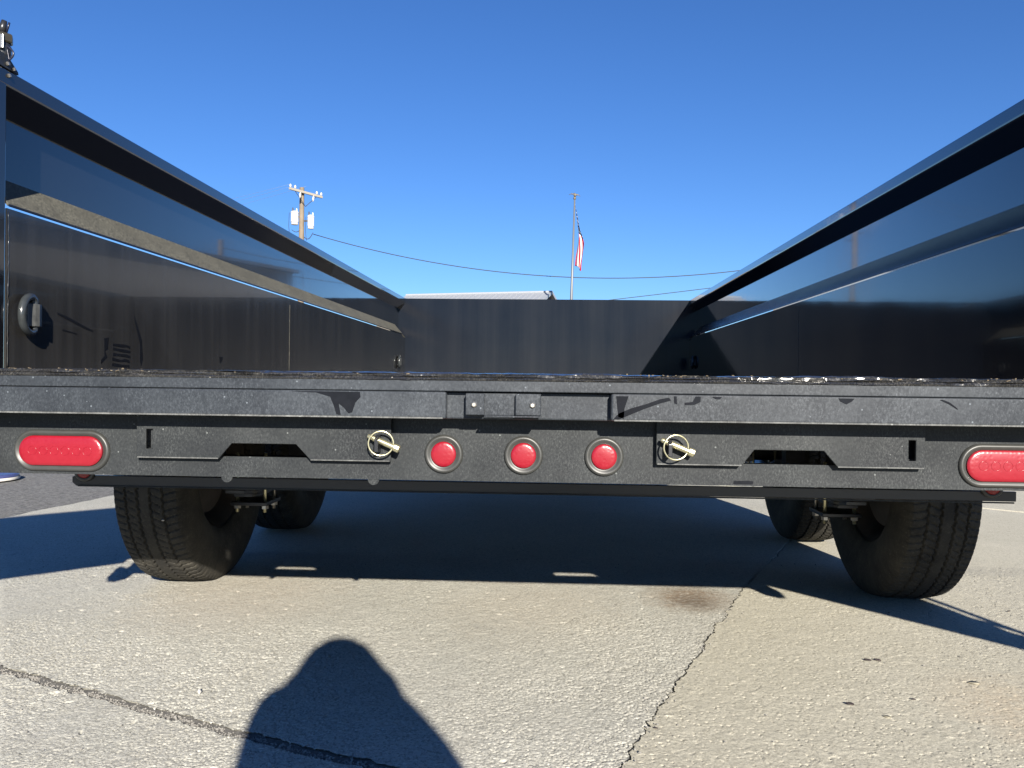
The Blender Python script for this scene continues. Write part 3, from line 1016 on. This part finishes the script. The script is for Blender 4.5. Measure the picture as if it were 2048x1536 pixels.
for yw in (2.76, 3.72):
    ax = obj('axle', MB().tube([(-1.07, yw, ZA), (1.10, yw, ZA)], .038, 20), M_under, T, angle=40)
    for s in (-1, 1):
        xs = -.95 if s < 0 else .985
        for k in range(4):
            L = .33 - k * .07
            zc = ZA - .064 - k * .0105
            path = [(yw - L + 2 * L * q / 10, zc + .05 * ((q - 5) / 5) ** 2 * (L / .33) ** 2) for q in range(11)]
            outl = path + [(a, b + .009) for a, b in reversed(path)]
            obj('spring_leaf', MB().prism([outl], xs - .03, xs + .03, axes='yz'), M_bar, ax)
        obj('spring_plate', MB().box(xs - .062, xs + .062, yw - .07, yw + .07, ZA - .126, ZA - .114), M_bar, ax, bevel=.002)
        for yy in (-.045, .045):
            for xx in (-.047, .047):
                obj('u_bolt', MB().tube([(xs + xx, yw + yy, ZA - .150), (xs + xx, yw + yy, ZA + .05)], .0062, 10), M_zinc if yy < 0 else M_steel, ax, smooth=True)
                obj('nut', MB().lathe([(.012, ZA - .138), (.012, ZA - .1265)], (xs + xx, yw + yy, 0), 'z', 6), M_steel, ax)
for s in (-1, 1):
    xs = -.95 if s < 0 else .985
    for y0 in (2.36, 3.24, 4.12):
        obj('spring_hanger', MB().box(xs - .035, xs + .035, y0 - .03, y0 + .03, .36, .60), M_under, T)
    # arched fender over both wheels
    arc_ = []
    for k in range(13):
        a = PI - .5 - (PI / 2 - .5) * k / 12
        arc_.append((2.76 + .47 * math.cos(a), ZA + .45 * math.sin(a)))
    for k in range(13):
        a = PI / 2 - (PI / 2 - .5) * k / 12
        arc_.append((3.72 + .47 * math.cos(a), ZA + .45 * math.sin(a)))
    out_ = arc_ + [(a + (.0), b + .005) for a, b in reversed(arc_)]
    xa = sorted((s * 1.045, s * 1.30))
    obj('fender', MB().prism([out_], xa[0], xa[1], axes='yz'), M_gloss, T)

# ---- dirt and wood crumbs lying along the floor edge
mb = MB()
for i in range(170):
    x = random.choice([random.uniform(-1.0, -.62), random.uniform(-1.0, -.2), random.uniform(.12, .42), random.uniform(.2, .95), random.gauss(.86, .05), random.gauss(-.78, .06)])
    y = YB + random.uniform(.010, .06)
    zb = H + .0145 if y > YB + .024 else H + .0125
    L, w, h = random.uniform(.001, .0055), random.uniform(.0008, .002), random.uniform(.0006, .0020)
    a = random.uniform(0, PI)
    t = random.gauss(0, .25)
    c, q = math.cos(a), math.sin(a)
    P = []
    for (dx, dy, dz) in [(i_, j_, k_) for i_ in (-L, L) for j_ in (-w, w) for k_ in (0, h)]:
        P.append((x + dx * c - dy * q, y + (dx * q + dy * c) * .5, zb + dz + dx * t))
    mb.add(P, [(0, 1, 3, 2), (4, 6, 7, 5), (0, 4, 5, 1), (2, 3, 7, 6), (0, 2, 6, 4), (1, 5, 7, 3)])
M_debris = flat('dry_debris', (.12, .095, .062), .9, var=.8, scale=40)
tag(obj('sill_debris', mb, M_debris), 'dry crumbs of bark and dirt along the rear edge of the bed floor', 'debris', kind='stuff')

# ================================================================== SMALL THINGS ON THE CONCRETE
M_leaf = flat('dry_leaf', (.09, .07, .07), .8, var=.5, scale=60)
M_leafp = flat('pale_leaf', (.34, .31, .23), .85, var=.3, scale=60)
M_white = flat('white_stone', (.62, .60, .56), .7, var=.1)
def leaf(x, y, L, a, curl, mat, label, z=0.0):
    n = 7
    vs = []
    c, q = math.cos(a), math.sin(a)
    for i in range(n):
        t = i / (n - 1)
        w = .36 * L * math.sin(PI * (t ** .8)) + .0004
        for k, sgn in enumerate((-1, 0, 1)):
            lx = (t - .5) * L
            ly = sgn * w
            lz = .0015 + curl * L * (abs(sgn) * .32 + .5 * (t - .4) ** 2)
            vs.append((x + lx * c - ly * q, y + lx * q + ly * c, z + lz))
    up_n = len(vs)
    vs += [(p[0], p[1], p[2] - .0005) for p in vs]
    fs = []
    for i in range(n - 1):
        for k in range(2):
            f = (i * 3 + k, i * 3 + k + 1, (i + 1) * 3 + k + 1, (i + 1) * 3 + k)
            fs += [f, tuple(up_n + u for u in reversed(f))]
    for i in range(n - 1):
        for k in (0, 2):
            fs.append((i * 3 + k, (i + 1) * 3 + k, up_n + (i + 1) * 3 + k, up_n + i * 3 + k))
    o = obj('leaf', MB().add(vs, fs), mat, smooth=True)
    return tag(o, label, 'leaf', 'dry leaves on the concrete')
leaf(.831, 2.057, .016, 2.6, .5, M_leaf, 'dark curled leaf on the concrete, left one of a touching pair', -.001)
leaf(.856, 2.060, .016, 2.4, .4, M_leaf, 'dark curled leaf on the concrete, right one of a touching pair', -.001)
leaf(.687, 1.769, .016, 2.7, .5, M_leaf, 'single dark curled leaf on the concrete, nearer than the pair of leaves', -.001)
leaf(.835, 1.809, .009, 2.3, .3, M_leaf, 'very small dark leaf on the concrete right of the single dark leaf', -.001)
leaf(.740, 1.708, .014, 2.9, .25, M_leafp, 'pale tan leaf on the concrete below the single dark leaf', -.001)
leaf(1.017, 1.921, .026, 3.1, .10, M_leafp, 'flat pale leaf lying at the right on the concrete', -.001)
leaf(1.429, 2.545, .011, .3, .5, M_leaf, 'dark leaf beyond the door shadow at the right edge', -.001)
leaf(.262, 1.615, .008, 2.8, .5, M_leaf, 'small brown leaf beside the jagged crack', -.001)
st = pebble_mesh([(0, 0)], .0075, .0075, 2, 0)
st.v = [(v[0] - .688, v[1] + 1.716, v[2] * 1.2 + .003) for v in st.v]
tag(obj('stone', st, M_white, angle=60), 'small white stone on the concrete left of the photographer shadow', 'stone')
st = pebble_mesh([(0, 0)], .0055, .0055, 5, 0)
st.v = [(v[0] - 1.097, v[1] + 2.394, v[2] + .247) for v in st.v]
tag(obj('stone', st, M_white, angle=60), 'small pale stone stuck in the tread of the left rear tyre', 'stone')
M_blue = flat('blue_enamel', (.05, .06, .16), .35, var=.2)
lid = thing('lid', 'white lid with dark blue rim on the asphalt at the left edge', 'lid', (-3.665, 5.21, -.008))
obj('rim', MB().lathe([(.20, -.006), (.215, .004), (.212, .030), (.195, .034), (.185, .026)], (-3.665, 5.21, 0), 'z', 40), M_blue, lid, smooth=True)
obj('lid_skirt', MB().lathe([(.217, -.004), (.219, .002), (.2165, .013)], (-3.665, 5.21, 0), 'z', 40, cap=False), M_white, lid, smooth=True)

# ================================================================== BACKGROUND
M_wood = flat('weathered_pole_wood', (.175, .14, .10), .85, var=.35, scale=3)
M_arm = flat('crossarm_wood', (.30, .27, .22), .85, var=.25, scale=4)
M_trans = flat('transformer_paint', (.48, .49, .49), .4, var=.05)
M_porc = flat('porcelain', (.52, .52, .50), .25, var=.05)
M_dark = flat('dark_metal', (.04, .04, .045), .5, var=.2)
M_wire = flat('wire', (.02, .022, .026), .6)
M_wire2 = flat('aluminium_wire', (.16, .17, .18), .5)
M_roof = flat('metal_roofing', (.27, .285, .305), .42, var=.05, scale=2)
M_siding = flat('building_siding', (.16, .145, .125), .8, var=.1, scale=3)
M_pole = flat('flagpole_aluminium', (.13, .14, .15), .45, metal=.2, var=.1)
M_bronze = flat('bronze_eagle', (.14, .12, .085), .5, metal=.3, var=.2)

# ---- utility pole with crossarm and two transformers
PX, PY = -13.93, 45.0
up_ = thing('utility_pole', 'wooden utility pole carrying two white transformers behind the left wall', 'utility pole', (PX, PY, -.05))
obj('pole', MB().tube([(PX, PY, -.05), (PX, PY, 4), (PX, PY, 8), (PX, PY, 11.30)], [.20, .175, .15, .125], 14), M_wood, up_, angle=40)
a0, a1 = Vector((-14.44, 44.05, 11.02)), Vector((-13.20, 46.0, 10.97))
ad = (a1 - a0).normalized()
an = Vector((-ad.y, ad.x, 0))
def beam_between(a, b, w, h):
    d = (b - a).normalized()
    n = Vector((-d.y, d.x, 0)).normalized() * (w / 2)
    u = Vector((0, 0, h / 2))
    P = []
    for q in (a, b):
        P += [q - n - u, q + n - u, q + n + u, q - n + u]
    return MB().add(P, [(0, 3, 2, 1), (4, 5, 6, 7), (0, 1, 5, 4), (1, 2, 6, 5), (2, 3, 7, 6), (3, 0, 4, 7)])
off = an * .17
arm = obj('crossarm', beam_between(a0 - off, a1 - off, .10, .13), M_arm, up_, bevel=.01)
for t in (.03, .17, .83, .97):
    p = a0.lerp(a1, t) - off
    o = obj('insulator', MB().lathe([(.02, p.z + .065), (.03, p.z + .10), (.07, p.z + .12), (.04, p.z + .15), (.075, p.z + .17), (.04, p.z + .21), (.03, p.z + .25)], (p.x, p.y, 0), 'z', 12), M_porc, up_, smooth=True)
for t in (.30, .70):
    p = a0.lerp(a1, t) - off * 1.5
    obj('fuse_cutout', MB().tube([p + Vector((0, 0, -.08)), p + Vector((.02, -.12, -.25)), p + Vector((0, -.1, -.42))], [.04, .055, .035], 10), M_porc, up_, smooth=True)
for s in (-1, 1):
    m = a0.lerp(a1, .5)
    obj('arm_brace', MB().tube([m + Vector((0, 0, -.75)) - off * .8, m + ad * s * .75 - off * .9 + Vector((0, 0, -.06))], .018, 6), M_dark, up_)
def transformer(x, y, z0, z1, r):
    o = obj('transformer', MB().lathe([(r * .55, z0 - .14), (r * .86, z0 - .13), (r * .9, z0), (r, z0 + .015), (r, z0 + .05), (r * .97, z0 + .07), (r * .97, z1 - .08), (r * 1.04, z1 - .07), (r * 1.04, z1 - .02), (r * .8, z1 + .04), (r * .3, z1 + .06)], (x, y, 0), 'z', 24), M_trans, up_, angle=40)
    for (dx, dy, h) in ((-.09, -.05, .24), (.1, .02, .20)):
        obj('bushing', MB().lathe([(.04, z1), (.035, z1 + .06), (.05, z1 + .09), (.03, z1 + .12), (.045, z1 + .15), (.02, z1 + h)], (x + dx, y + dy, 0), 'z', 10), M_dark if dx < 0 else M_porc, o, smooth=True)
    obj('mounting_arm', MB().box(min(x, PX), max(x, PX), y + .02, y + .10, z1 - .30, z1 - .22), M_dark, o)
    obj('ground_lead', MB().tube([(x - r - .06, y - .1, z1 - .05), (x - r - .08, y - .1, z0 - .2), (x - r - .04, y - .05, z0 - .8)], .014, 6), M_wire, o)
    return o
transformer(-14.29, 44.9, 9.36, 9.93, .215)
transformer(-13.43, 45.05, 9.16, 9.74, .185)
lp = [(-13.62, 44.9, 8.9 - .28 * math.sin(PI * k / 10) + .03 * k) if False else (-13.75 + .05 * k, 44.9, 8.55 - .22 * math.sin(PI * k / 10) + .025 * k) for k in range(11)]
obj('drip_loop', MB().tube(lp, .02, 6), M_wire, up_, smooth=True)
lp = [(-14.45 + .05 * k, 44.9, 8.95 - .12 * math.sin(PI * k / 10)) for k in range(11)]
obj('drip_loop', MB().tube(lp, .018, 6), M_wire, up_, smooth=True)

# ---- second pole, hidden behind the right wall; it carries the far ends of the lines
QX, QY = 16.3, 45.0
def catenary(a, b, sag, n=40):
    a, b = Vector(a), Vector(b)
    return [a.lerp(b, k / n) - Vector((0, 0, 4 * sag * (k / n) * (1 - k / n))) for k in range(n + 1)]
p2 = thing('utility_pole', 'plain wooden utility pole hidden behind the right bed wall', 'utility pole', (QX, QY, -.05))
obj('pole', MB().tube([(QX, QY, -.05), (QX, QY, 8.4)], [.19, .14], 12), M_wood, p2, angle=40)
obj('line_bracket', MB().box(QX - .16, QX - .02, QY - .05, QY + .05, 7.95, 8.05), M_dark, p2)
tag(obj('power_line', MB().tube(catenary((-13.25, 44.95, 8.72), (16.15, QY, 7.95), 1.93), .022, 6), M_wire, smooth=True),
    'long sagging dark cable from the transformers to the right wall', 'cable')
tag(obj('power_line', MB().tube(catenary((-.35, 45.6, 4.85), (16.15, QY, 6.95), .06, 24), .018, 6), M_wire, smooth=True),
    'thin straight cable rising from the front wall towards the right wall', 'cable')
for k, t in enumerate((.03, .17, .5)):
    p = a0.lerp(a1, t) - off + Vector((0, 0, .24 if k < 2 else .36))
    tag(obj('power_line', MB().tube(catenary(p, (-62, 66 + 3 * k, 11.2), 1.3, 30), .0055, 5), M_wire2, smooth=True),
        ['faint overhead wire from the outermost insulator of the crossarm, leading left', 'faint overhead wire from the second insulator of the crossarm, leading left', 'faint overhead wire from the pole top, leading left'][k], 'wire', 'overhead wires left of the pole')

# ---- building behind the front wall
bd = thing('building', 'low building with pale ribbed metal gable roof behind the front wall', 'building', (-4, 46, -.05))
phi = math.radians(15)
rd = Vector((-math.cos(phi), math.sin(phi), 0))         # along the ridge, leftwards
dn = Vector((-math.sin(phi), -math.cos(phi), 0))        # towards the camera
R0 = Vector((-.30, 45.4, 5.66))
LEN, RUN, PIT = 8.25, 4.2, .36
def bp_(t, r, dz=0.0):
    return R0 + rd * t + dn * r + Vector((0, 0, -PIT * abs(r) + dz))
for sgn, nm in ((1, 'roof_slope'), (-1, 'roof_slope')):
    P = [bp_(-.25, 0), bp_(LEN + .25, 0), bp_(LEN + .25, sgn * (RUN + .4)), bp_(-.25, sgn * (RUN + .4))]
    P += [p - Vector((0, 0, .06)) for p in P]
    slope = obj(nm, MB().add(P, [(0, 1, 2, 3), (7, 6, 5, 4), (0, 4, 5, 1), (1, 5, 6, 2), (2, 6, 7, 3), (3, 7, 4, 0)]), M_roof, bd)
    mb = MB()
    k = 0
    while -.2 + k * .305 < LEN + .2:
        t = -.2 + k * .305
        a, b = bp_(t, .05 * sgn, .003), bp_(t, sgn * (RUN + .39), .003)
        n_ = rd * .02
        u_ = Vector((0, 0, .03))
        mb.add([a - n_, a + n_, a + n_ * .5 + u_, a - n_ * .5 + u_, b - n_, b + n_, b + n_ * .5 + u_, b - n_ * .5 + u_],
               [(0, 1, 5, 4), (1, 2, 6, 5), (2, 3, 7, 6), (3, 0, 4, 7), (0, 3, 2, 1), (4, 5, 6, 7)])
        k += 1
    rb = obj('roof_ribs', mb, M_roof, slope)
    rb['kind'] = 'stuff'
obj('ridge_cap', MB().tube([bp_(-.27, 0, .0), bp_(LEN + .27, 0, .0)], .075, 10), M_roof, bd, angle=50)
z0_ = -.05
for t in (0, LEN):
    w = [R0 + rd * t + dn * RUN, R0 + rd * t - dn * RUN]
    P = [Vector((w[0].x, w[0].y, z0_)), Vector((w[1].x, w[1].y, z0_)), bp_(t, -RUN, -.07), bp_(t, 0, -.07), bp_(t, RUN, -.07)]
    th_ = rd * (.15 if t == 0 else -.15)
    P2 = [p + th_ for p in P]
    obj('gable_wall', MB().add(P + P2, [(0, 1, 2, 3, 4), (9, 8, 7, 6, 5)] + [(i, 5 + i, 5 + (i + 1) % 5, (i + 1) % 5) for i in range(5)]), M_siding, bd)
for sgn in (1, -1):
    a, b = R0 + rd * .16 + dn * RUN * sgn, R0 + rd * (LEN - .16) + dn * RUN * sgn
    n_ = dn * -.15 * sgn
    zt = bp_(0, RUN).z - .08
    P = [Vector((q.x, q.y, z)) for q in (a, b, b + n_, a + n_) for z in (z0_, zt)]
    obj('wall', MB().add(P, [(0, 2, 3, 1), (2, 4, 5, 3), (4, 6, 7, 5), (6, 0, 1, 7), (1, 3, 5, 7), (0, 6, 4, 2)]), M_siding, bd)
for sgn in (1, -1):
    obj('rake_trim', beam_between(bp_(-.27, 0, -.03), bp_(-.27, sgn * (RUN + .4), -.03), .03, .16), M_roof, bd)

# ---- long pale building to the right, mirrored in the glossy left wall
b2 = thing('building', 'long pale metal building hidden by the right wall, mirrored in the left wall', 'building', (24, 38, -.05))
M_tan = flat('pale_metal_siding', (.66, .64, .60), .6, var=.05, scale=2)
B0, B1 = Vector((10.0, 38.0)), Vector((27.5, -2.0))
bdir = (B1 - B0).normalized()
bnrm = Vector((-bdir.y, bdir.x))
def bquad(t0, t1, d0, d1, z0, z1):
    P = []
    for t in (t0, t1):
        for d in (d0, d1):
            c = B0 + bdir * t + bnrm * d
            P += [(c.x, c.y, z0), (c.x, c.y, z1)]
    return MB().add(P, [(0, 1, 3, 2), (4, 6, 7, 5), (0, 4, 5, 1), (2, 3, 7, 6), (0, 2, 6, 4), (1, 5, 7, 3)])
BL = (B1 - B0).length
obj('wall', bquad(0, BL, 0, 14, -.05, 5.65), M_tan, b2)
obj('roof', bquad(-.2, BL + .2, -.25, 14.2, 5.655, 5.8), M_roof, b2)
for k in range(6):
    big_ = k % 3 == 1
    obj('roll_door' if big_ else 'window', bquad(4 + k * 6.5, 5.4 + k * 6.5 + (2.2 if big_ else 0), -.05, .05, .0 if big_ else 1.2, 3.2 if big_ else 2.2), M_roof if big_ else M_dark, b2)

# ---- flagpole, eagle, flag
FX, FY = .90, 40.0
fp = thing('flagpole', 'tall slim metal flagpole with spread eagle on top', 'flagpole', (FX - .12, FY, -.05))
top = Vector((1.00, FY, 9.55))
bot = Vector((.80, FY, -.05))
obj('pole', MB().tube([bot, bot.lerp(top, .5), top], [.085, .07, .038], 12), M_pole, fp, smooth=True)
fin = obj('finial', MB().lathe([(.03, 9.53), (.06, 9.56), (.075, 9.61), (.05, 9.66), (.02, 9.69)], (1.0, FY, 0), 'z', 12), M_bronze, fp, smooth=True)
eg = MB()
eg.tube([(1.0, FY, 9.67), (1.02, FY, 9.74), (1.0, FY - .02, 9.82), (.97, FY - .03, 9.85)], [.04, .07, .045, .02], 8)
obj('eagle_body', eg, M_bronze, fin, smooth=True)
for s in (-1, 1):
    w = MB()
    n = 6
    vs = []
    for i in range(n):
        t = i / (n - 1)
        cx = 1.0 + s * .27 * t
        cz = 9.76 + .05 * math.sin(t * PI) + (-.06 * t if s > 0 else .02 * t)
        ch = .085 * (1 - .75 * t)
        for (dz, dy) in ((ch * .5, 0), (0, .02), (-ch * .5, 0), (0, -.02)):
            vs.append((cx, FY + dy, cz + dz))
    fs = [(i * 4 + k, i * 4 + (k + 1) % 4, i * 4 + 4 + (k + 1) % 4, i * 4 + 4 + k) for i in range(n - 1) for k in range(4)]
    fs += [(0, 1, 2, 3), tuple((n - 1) * 4 + k for k in (3, 2, 1, 0))]
    w.add(vs, fs)
    obj('eagle_wing', w, M_bronze, fin, smooth=True)

def mk_flag_mat():
    t = NT('flag_cloth')
    x, y, z = t.xyz(t.uv)
    st = t.math('MODULO', t.math('FLOOR', t.math('MULTIPLY', y, 6.999)), 2.0)
    c = t.mix(st, (.40, .010, .026), (.62, .61, .59))
    v = t.map(scale=(14, 11, 1), src=t.uv)
    d = t.voro(1.0, v, rnd=.0)
    blue = t.mix(t.ramp(d, [(.17, 1.0), (.22, 0.0)]), (.010, .018, .055), (.5, .5, .48))
    inc = t.math('MULTIPLY', t.math('LESS_THAN', x, .42), t.math('LESS_THAN', y, 1.2))
    c = t.mix(inc, c, blue)
    return t.set(col=c, rough=.8, spec=.15)
M_flag = mk_flag_mat()
nu, nv = 60, 40
vs, uvs = [], []
for i in range(nu):
    u = i / (nu - 1)
    for j in range(nv):
        v = j / (nv - 1)
        gather = 1 - .62 * min(1, u * 1.5)
        z = 9.30 - .75 * v * gather - 2.95 * u
        x = 1.02 + .27 * v * min(1, max(.42, (u - .10) * 2.4)) + .24 * math.sin(min(1, u * 1.15) * PI * .62) + .05 * math.sin(7 * v + 5 * u) * min(1, u * 3) - .14 * u * u
        y = FY - .05 + .09 * math.sin(9 * v + 2.0 * u) * min(1, u * 2.5) + .02 * math.sin(19 * v)
        vs.append((x, y, z))
        uvs.append((u, v))
mbf = MB().add(vs, [(i * nv + j, i * nv + j + 1, (i + 1) * nv + j + 1, (i + 1) * nv + j) for i in range(nu - 1) for j in range(nv - 1)])
fl = obj('flag', mbf, M_flag, smooth=True)
ul = fl.data.uv_layers.new(name='UVMap')
for lp_ in fl.data.loops:
    ul.data[lp_.index].uv = uvs[lp_.vertex_index]
so = fl.modifiers.new('thickness', 'SOLIDIFY')
so.thickness = .006
tag(fl, 'limp flag with stars and red and white stripes hanging from the flagpole', 'flag')

# ================================================================== THE PHOTOGRAPHER (behind the camera, casts the shadow on the slab)
M_skin = flat('skin', (.45, .28, .20), .6, var=.1)
M_cloth = flat('dark_jacket', (.03, .032, .04), .9, var=.2)
M_hair = flat('dark_hair', (.02, .016, .012), .8, var=.3)
M_phone = flat('phone_black', (.01, .01, .012), .2)
def skinned(name, joints, edges, mat, parent=None, root=0, sub=2):
    me = bpy.data.meshes.new(name)
    offs = base_of(parent) if parent is not None else Vector((0, 0, 0))
    me.from_pydata([tuple(Vector(j[0]) - offs) for j in joints], edges, [])
    me.materials.append(mat)
    o = bpy.data.objects.new(name, me)
    COL.objects.link(o)
    if parent is not None:
        o.parent = parent
    m = o.modifiers.new('skin', 'SKIN')
    m.use_smooth_shade = True
    if not me.skin_vertices:
        return o
    sv = me.skin_vertices[0].data
    for i, j in enumerate(joints):
        r = j[1]
        sv[i].radius = r if isinstance(r, tuple) else (r, r)
        sv[i].use_root = (i == root)
    sb = o.modifiers.new('sub', 'SUBSURF')
    sb.levels = sb.render_levels = sub
    return o
hx = .196
person = thing('person', 'crouching person in dark jacket behind the camera whose shadow falls ahead', 'person', (hx, -.62, 0))
body_j = [((hx, -.72, .30), (.15, .13)), ((hx, -.68, .46), (.145, .115)), ((hx, -.60, .64), (.165, .12)), ((hx, -.54, .775), (.14, .10)),
          ((hx, -.50, .845), (.085, .08)), ((hx, -.47, .90), (.085, .085)), ((hx, -.46, .955), (.080, .092)), ((hx, -.465, 1.005), (.055, .065)),
          ((hx - .122, -.505, .868), .066), ((hx - .155, -.40, .69), .052), ((hx - .17, -.18, .63), .034), ((hx - .155, -.115, .645), .026),
          ((hx + .122, -.505, .868), .066), ((hx + .155, -.38, .69), .052), ((hx + .00, -.17, .625), .034), ((hx - .05, -.115, .64), .026),
          ((hx - .10, -.70, .26), .095), ((hx - .16, -.34, .42), .072), ((hx - .15, -.62, .10), .048), ((hx - .15, -.60, .05), .042), ((hx - .16, -.42, .035), .034),
          ((hx + .10, -.70, .26), .095), ((hx + .17, -.34, .42), .072), ((hx + .16, -.62, .10), .048), ((hx + .16, -.60, .05), .042), ((hx + .17, -.42, .035), .034)]
body_e = [(0, 1), (1, 2), (2, 3), (3, 4), (4, 5), (5, 6), (6, 7), (3, 8), (8, 9), (9, 10), (10, 11), (3, 12), (12, 13), (13, 14), (14, 15),
          (0, 16), (16, 17), (17, 18), (18, 19), (19, 20), (0, 21), (21, 22), (22, 23), (23, 24), (24, 25)]
skinned('body', body_j, body_e, M_cloth, person)
hair = MB()
hair.lathe([(.002, 1.046), (.040, 1.038), (.070, 1.014), (.090, .98), (.106, .945), (.122, .925), (.132, .89), (.138, .86)], (hx, -.475, 0), 'z', 20, cap=False)
obj('hood', hair, M_cloth, person, smooth=True)
fc = MB()
fv, fn = [], 18
for i in range(13):
    a = PI * i / 12
    for k in range(fn):
        b = 2 * PI * k / fn
        x_, y_, z_ = .068 * math.sin(a) * math.cos(b), .080 * math.sin(a) * math.sin(b), .105 * math.cos(a)
        if y_ > 0:                                   # brow, nose, mouth and chin on the front half
            y_ += .016 * math.exp(-(x_ / .012) ** 2 - ((z_ + .008) / .022) ** 2) + .006 * math.exp(-(x_ / .022) ** 2 - ((z_ + .052) / .010) ** 2)
            y_ -= .007 * math.exp(-((abs(x_) - .028) / .014) ** 2 - ((z_ - .012) / .012) ** 2)
            x_ *= 1 - .25 * max(0, -z_ / .105)
        fv.append((hx + x_, -.445 + y_, .925 + z_))
fc.add(fv, [(i * fn + k, i * fn + (k + 1) % fn, (i + 1) * fn + (k + 1) % fn, (i + 1) * fn + k) for i in range(12) for k in range(fn)])
obj('face', fc, M_skin, person, smooth=True)
for sx in (-1, 1):
    obj('eye', MB().lathe([(.001, -.376), (.007, -.379), (.010, -.386), (.007, -.393), (.001, -.396)], (hx + sx * .028, 0, .938), 'y', 12), M_hair, person, smooth=True)
ph = thing('phone', 'dark phone held in front of the photographer', 'phone', (.0541, -.03, H))
c0 = Vector((.0541, -.012, H))
obj('phone_body', MB().box(c0.x - .015, c0.x + .135, c0.y - .009, c0.y - .001, c0.z - .06, c0.z + .014), M_phone, ph, bevel=.004)
for s, (wx, wy, wz) in ((-1, (hx - .155, -.115, .645)), (1, (hx - .05, -.115, .64))):
    jts = [((wx, wy, wz), .024), ((wx, wy + .05, wz + .004), (.034, .014))]
    eds = [(0, 1)]
    for f in range(4):
        b = len(jts)
        z = wz + .028 - .018 * f
        ln = (.034, .038, .036, .028)[f]
        jts += [((wx + s * .006, wy + .06, z), .009), ((wx + s * -.004, wy + .06 + ln * .6, z), .0085), ((wx - s * .022, wy + .06 + ln * .75, z), .008)]
        eds += [(1, b), (b, b + 1), (b + 1, b + 2)]
    b = len(jts)
    jts += [((wx - s * .02, wy + .03, wz + .02), .010), ((wx - s * .034, wy + .055, wz + .018), .009)]
    eds += [(1, b), (b, b + 1)]
    skinned('hand', jts, eds, M_skin, person, sub=1)
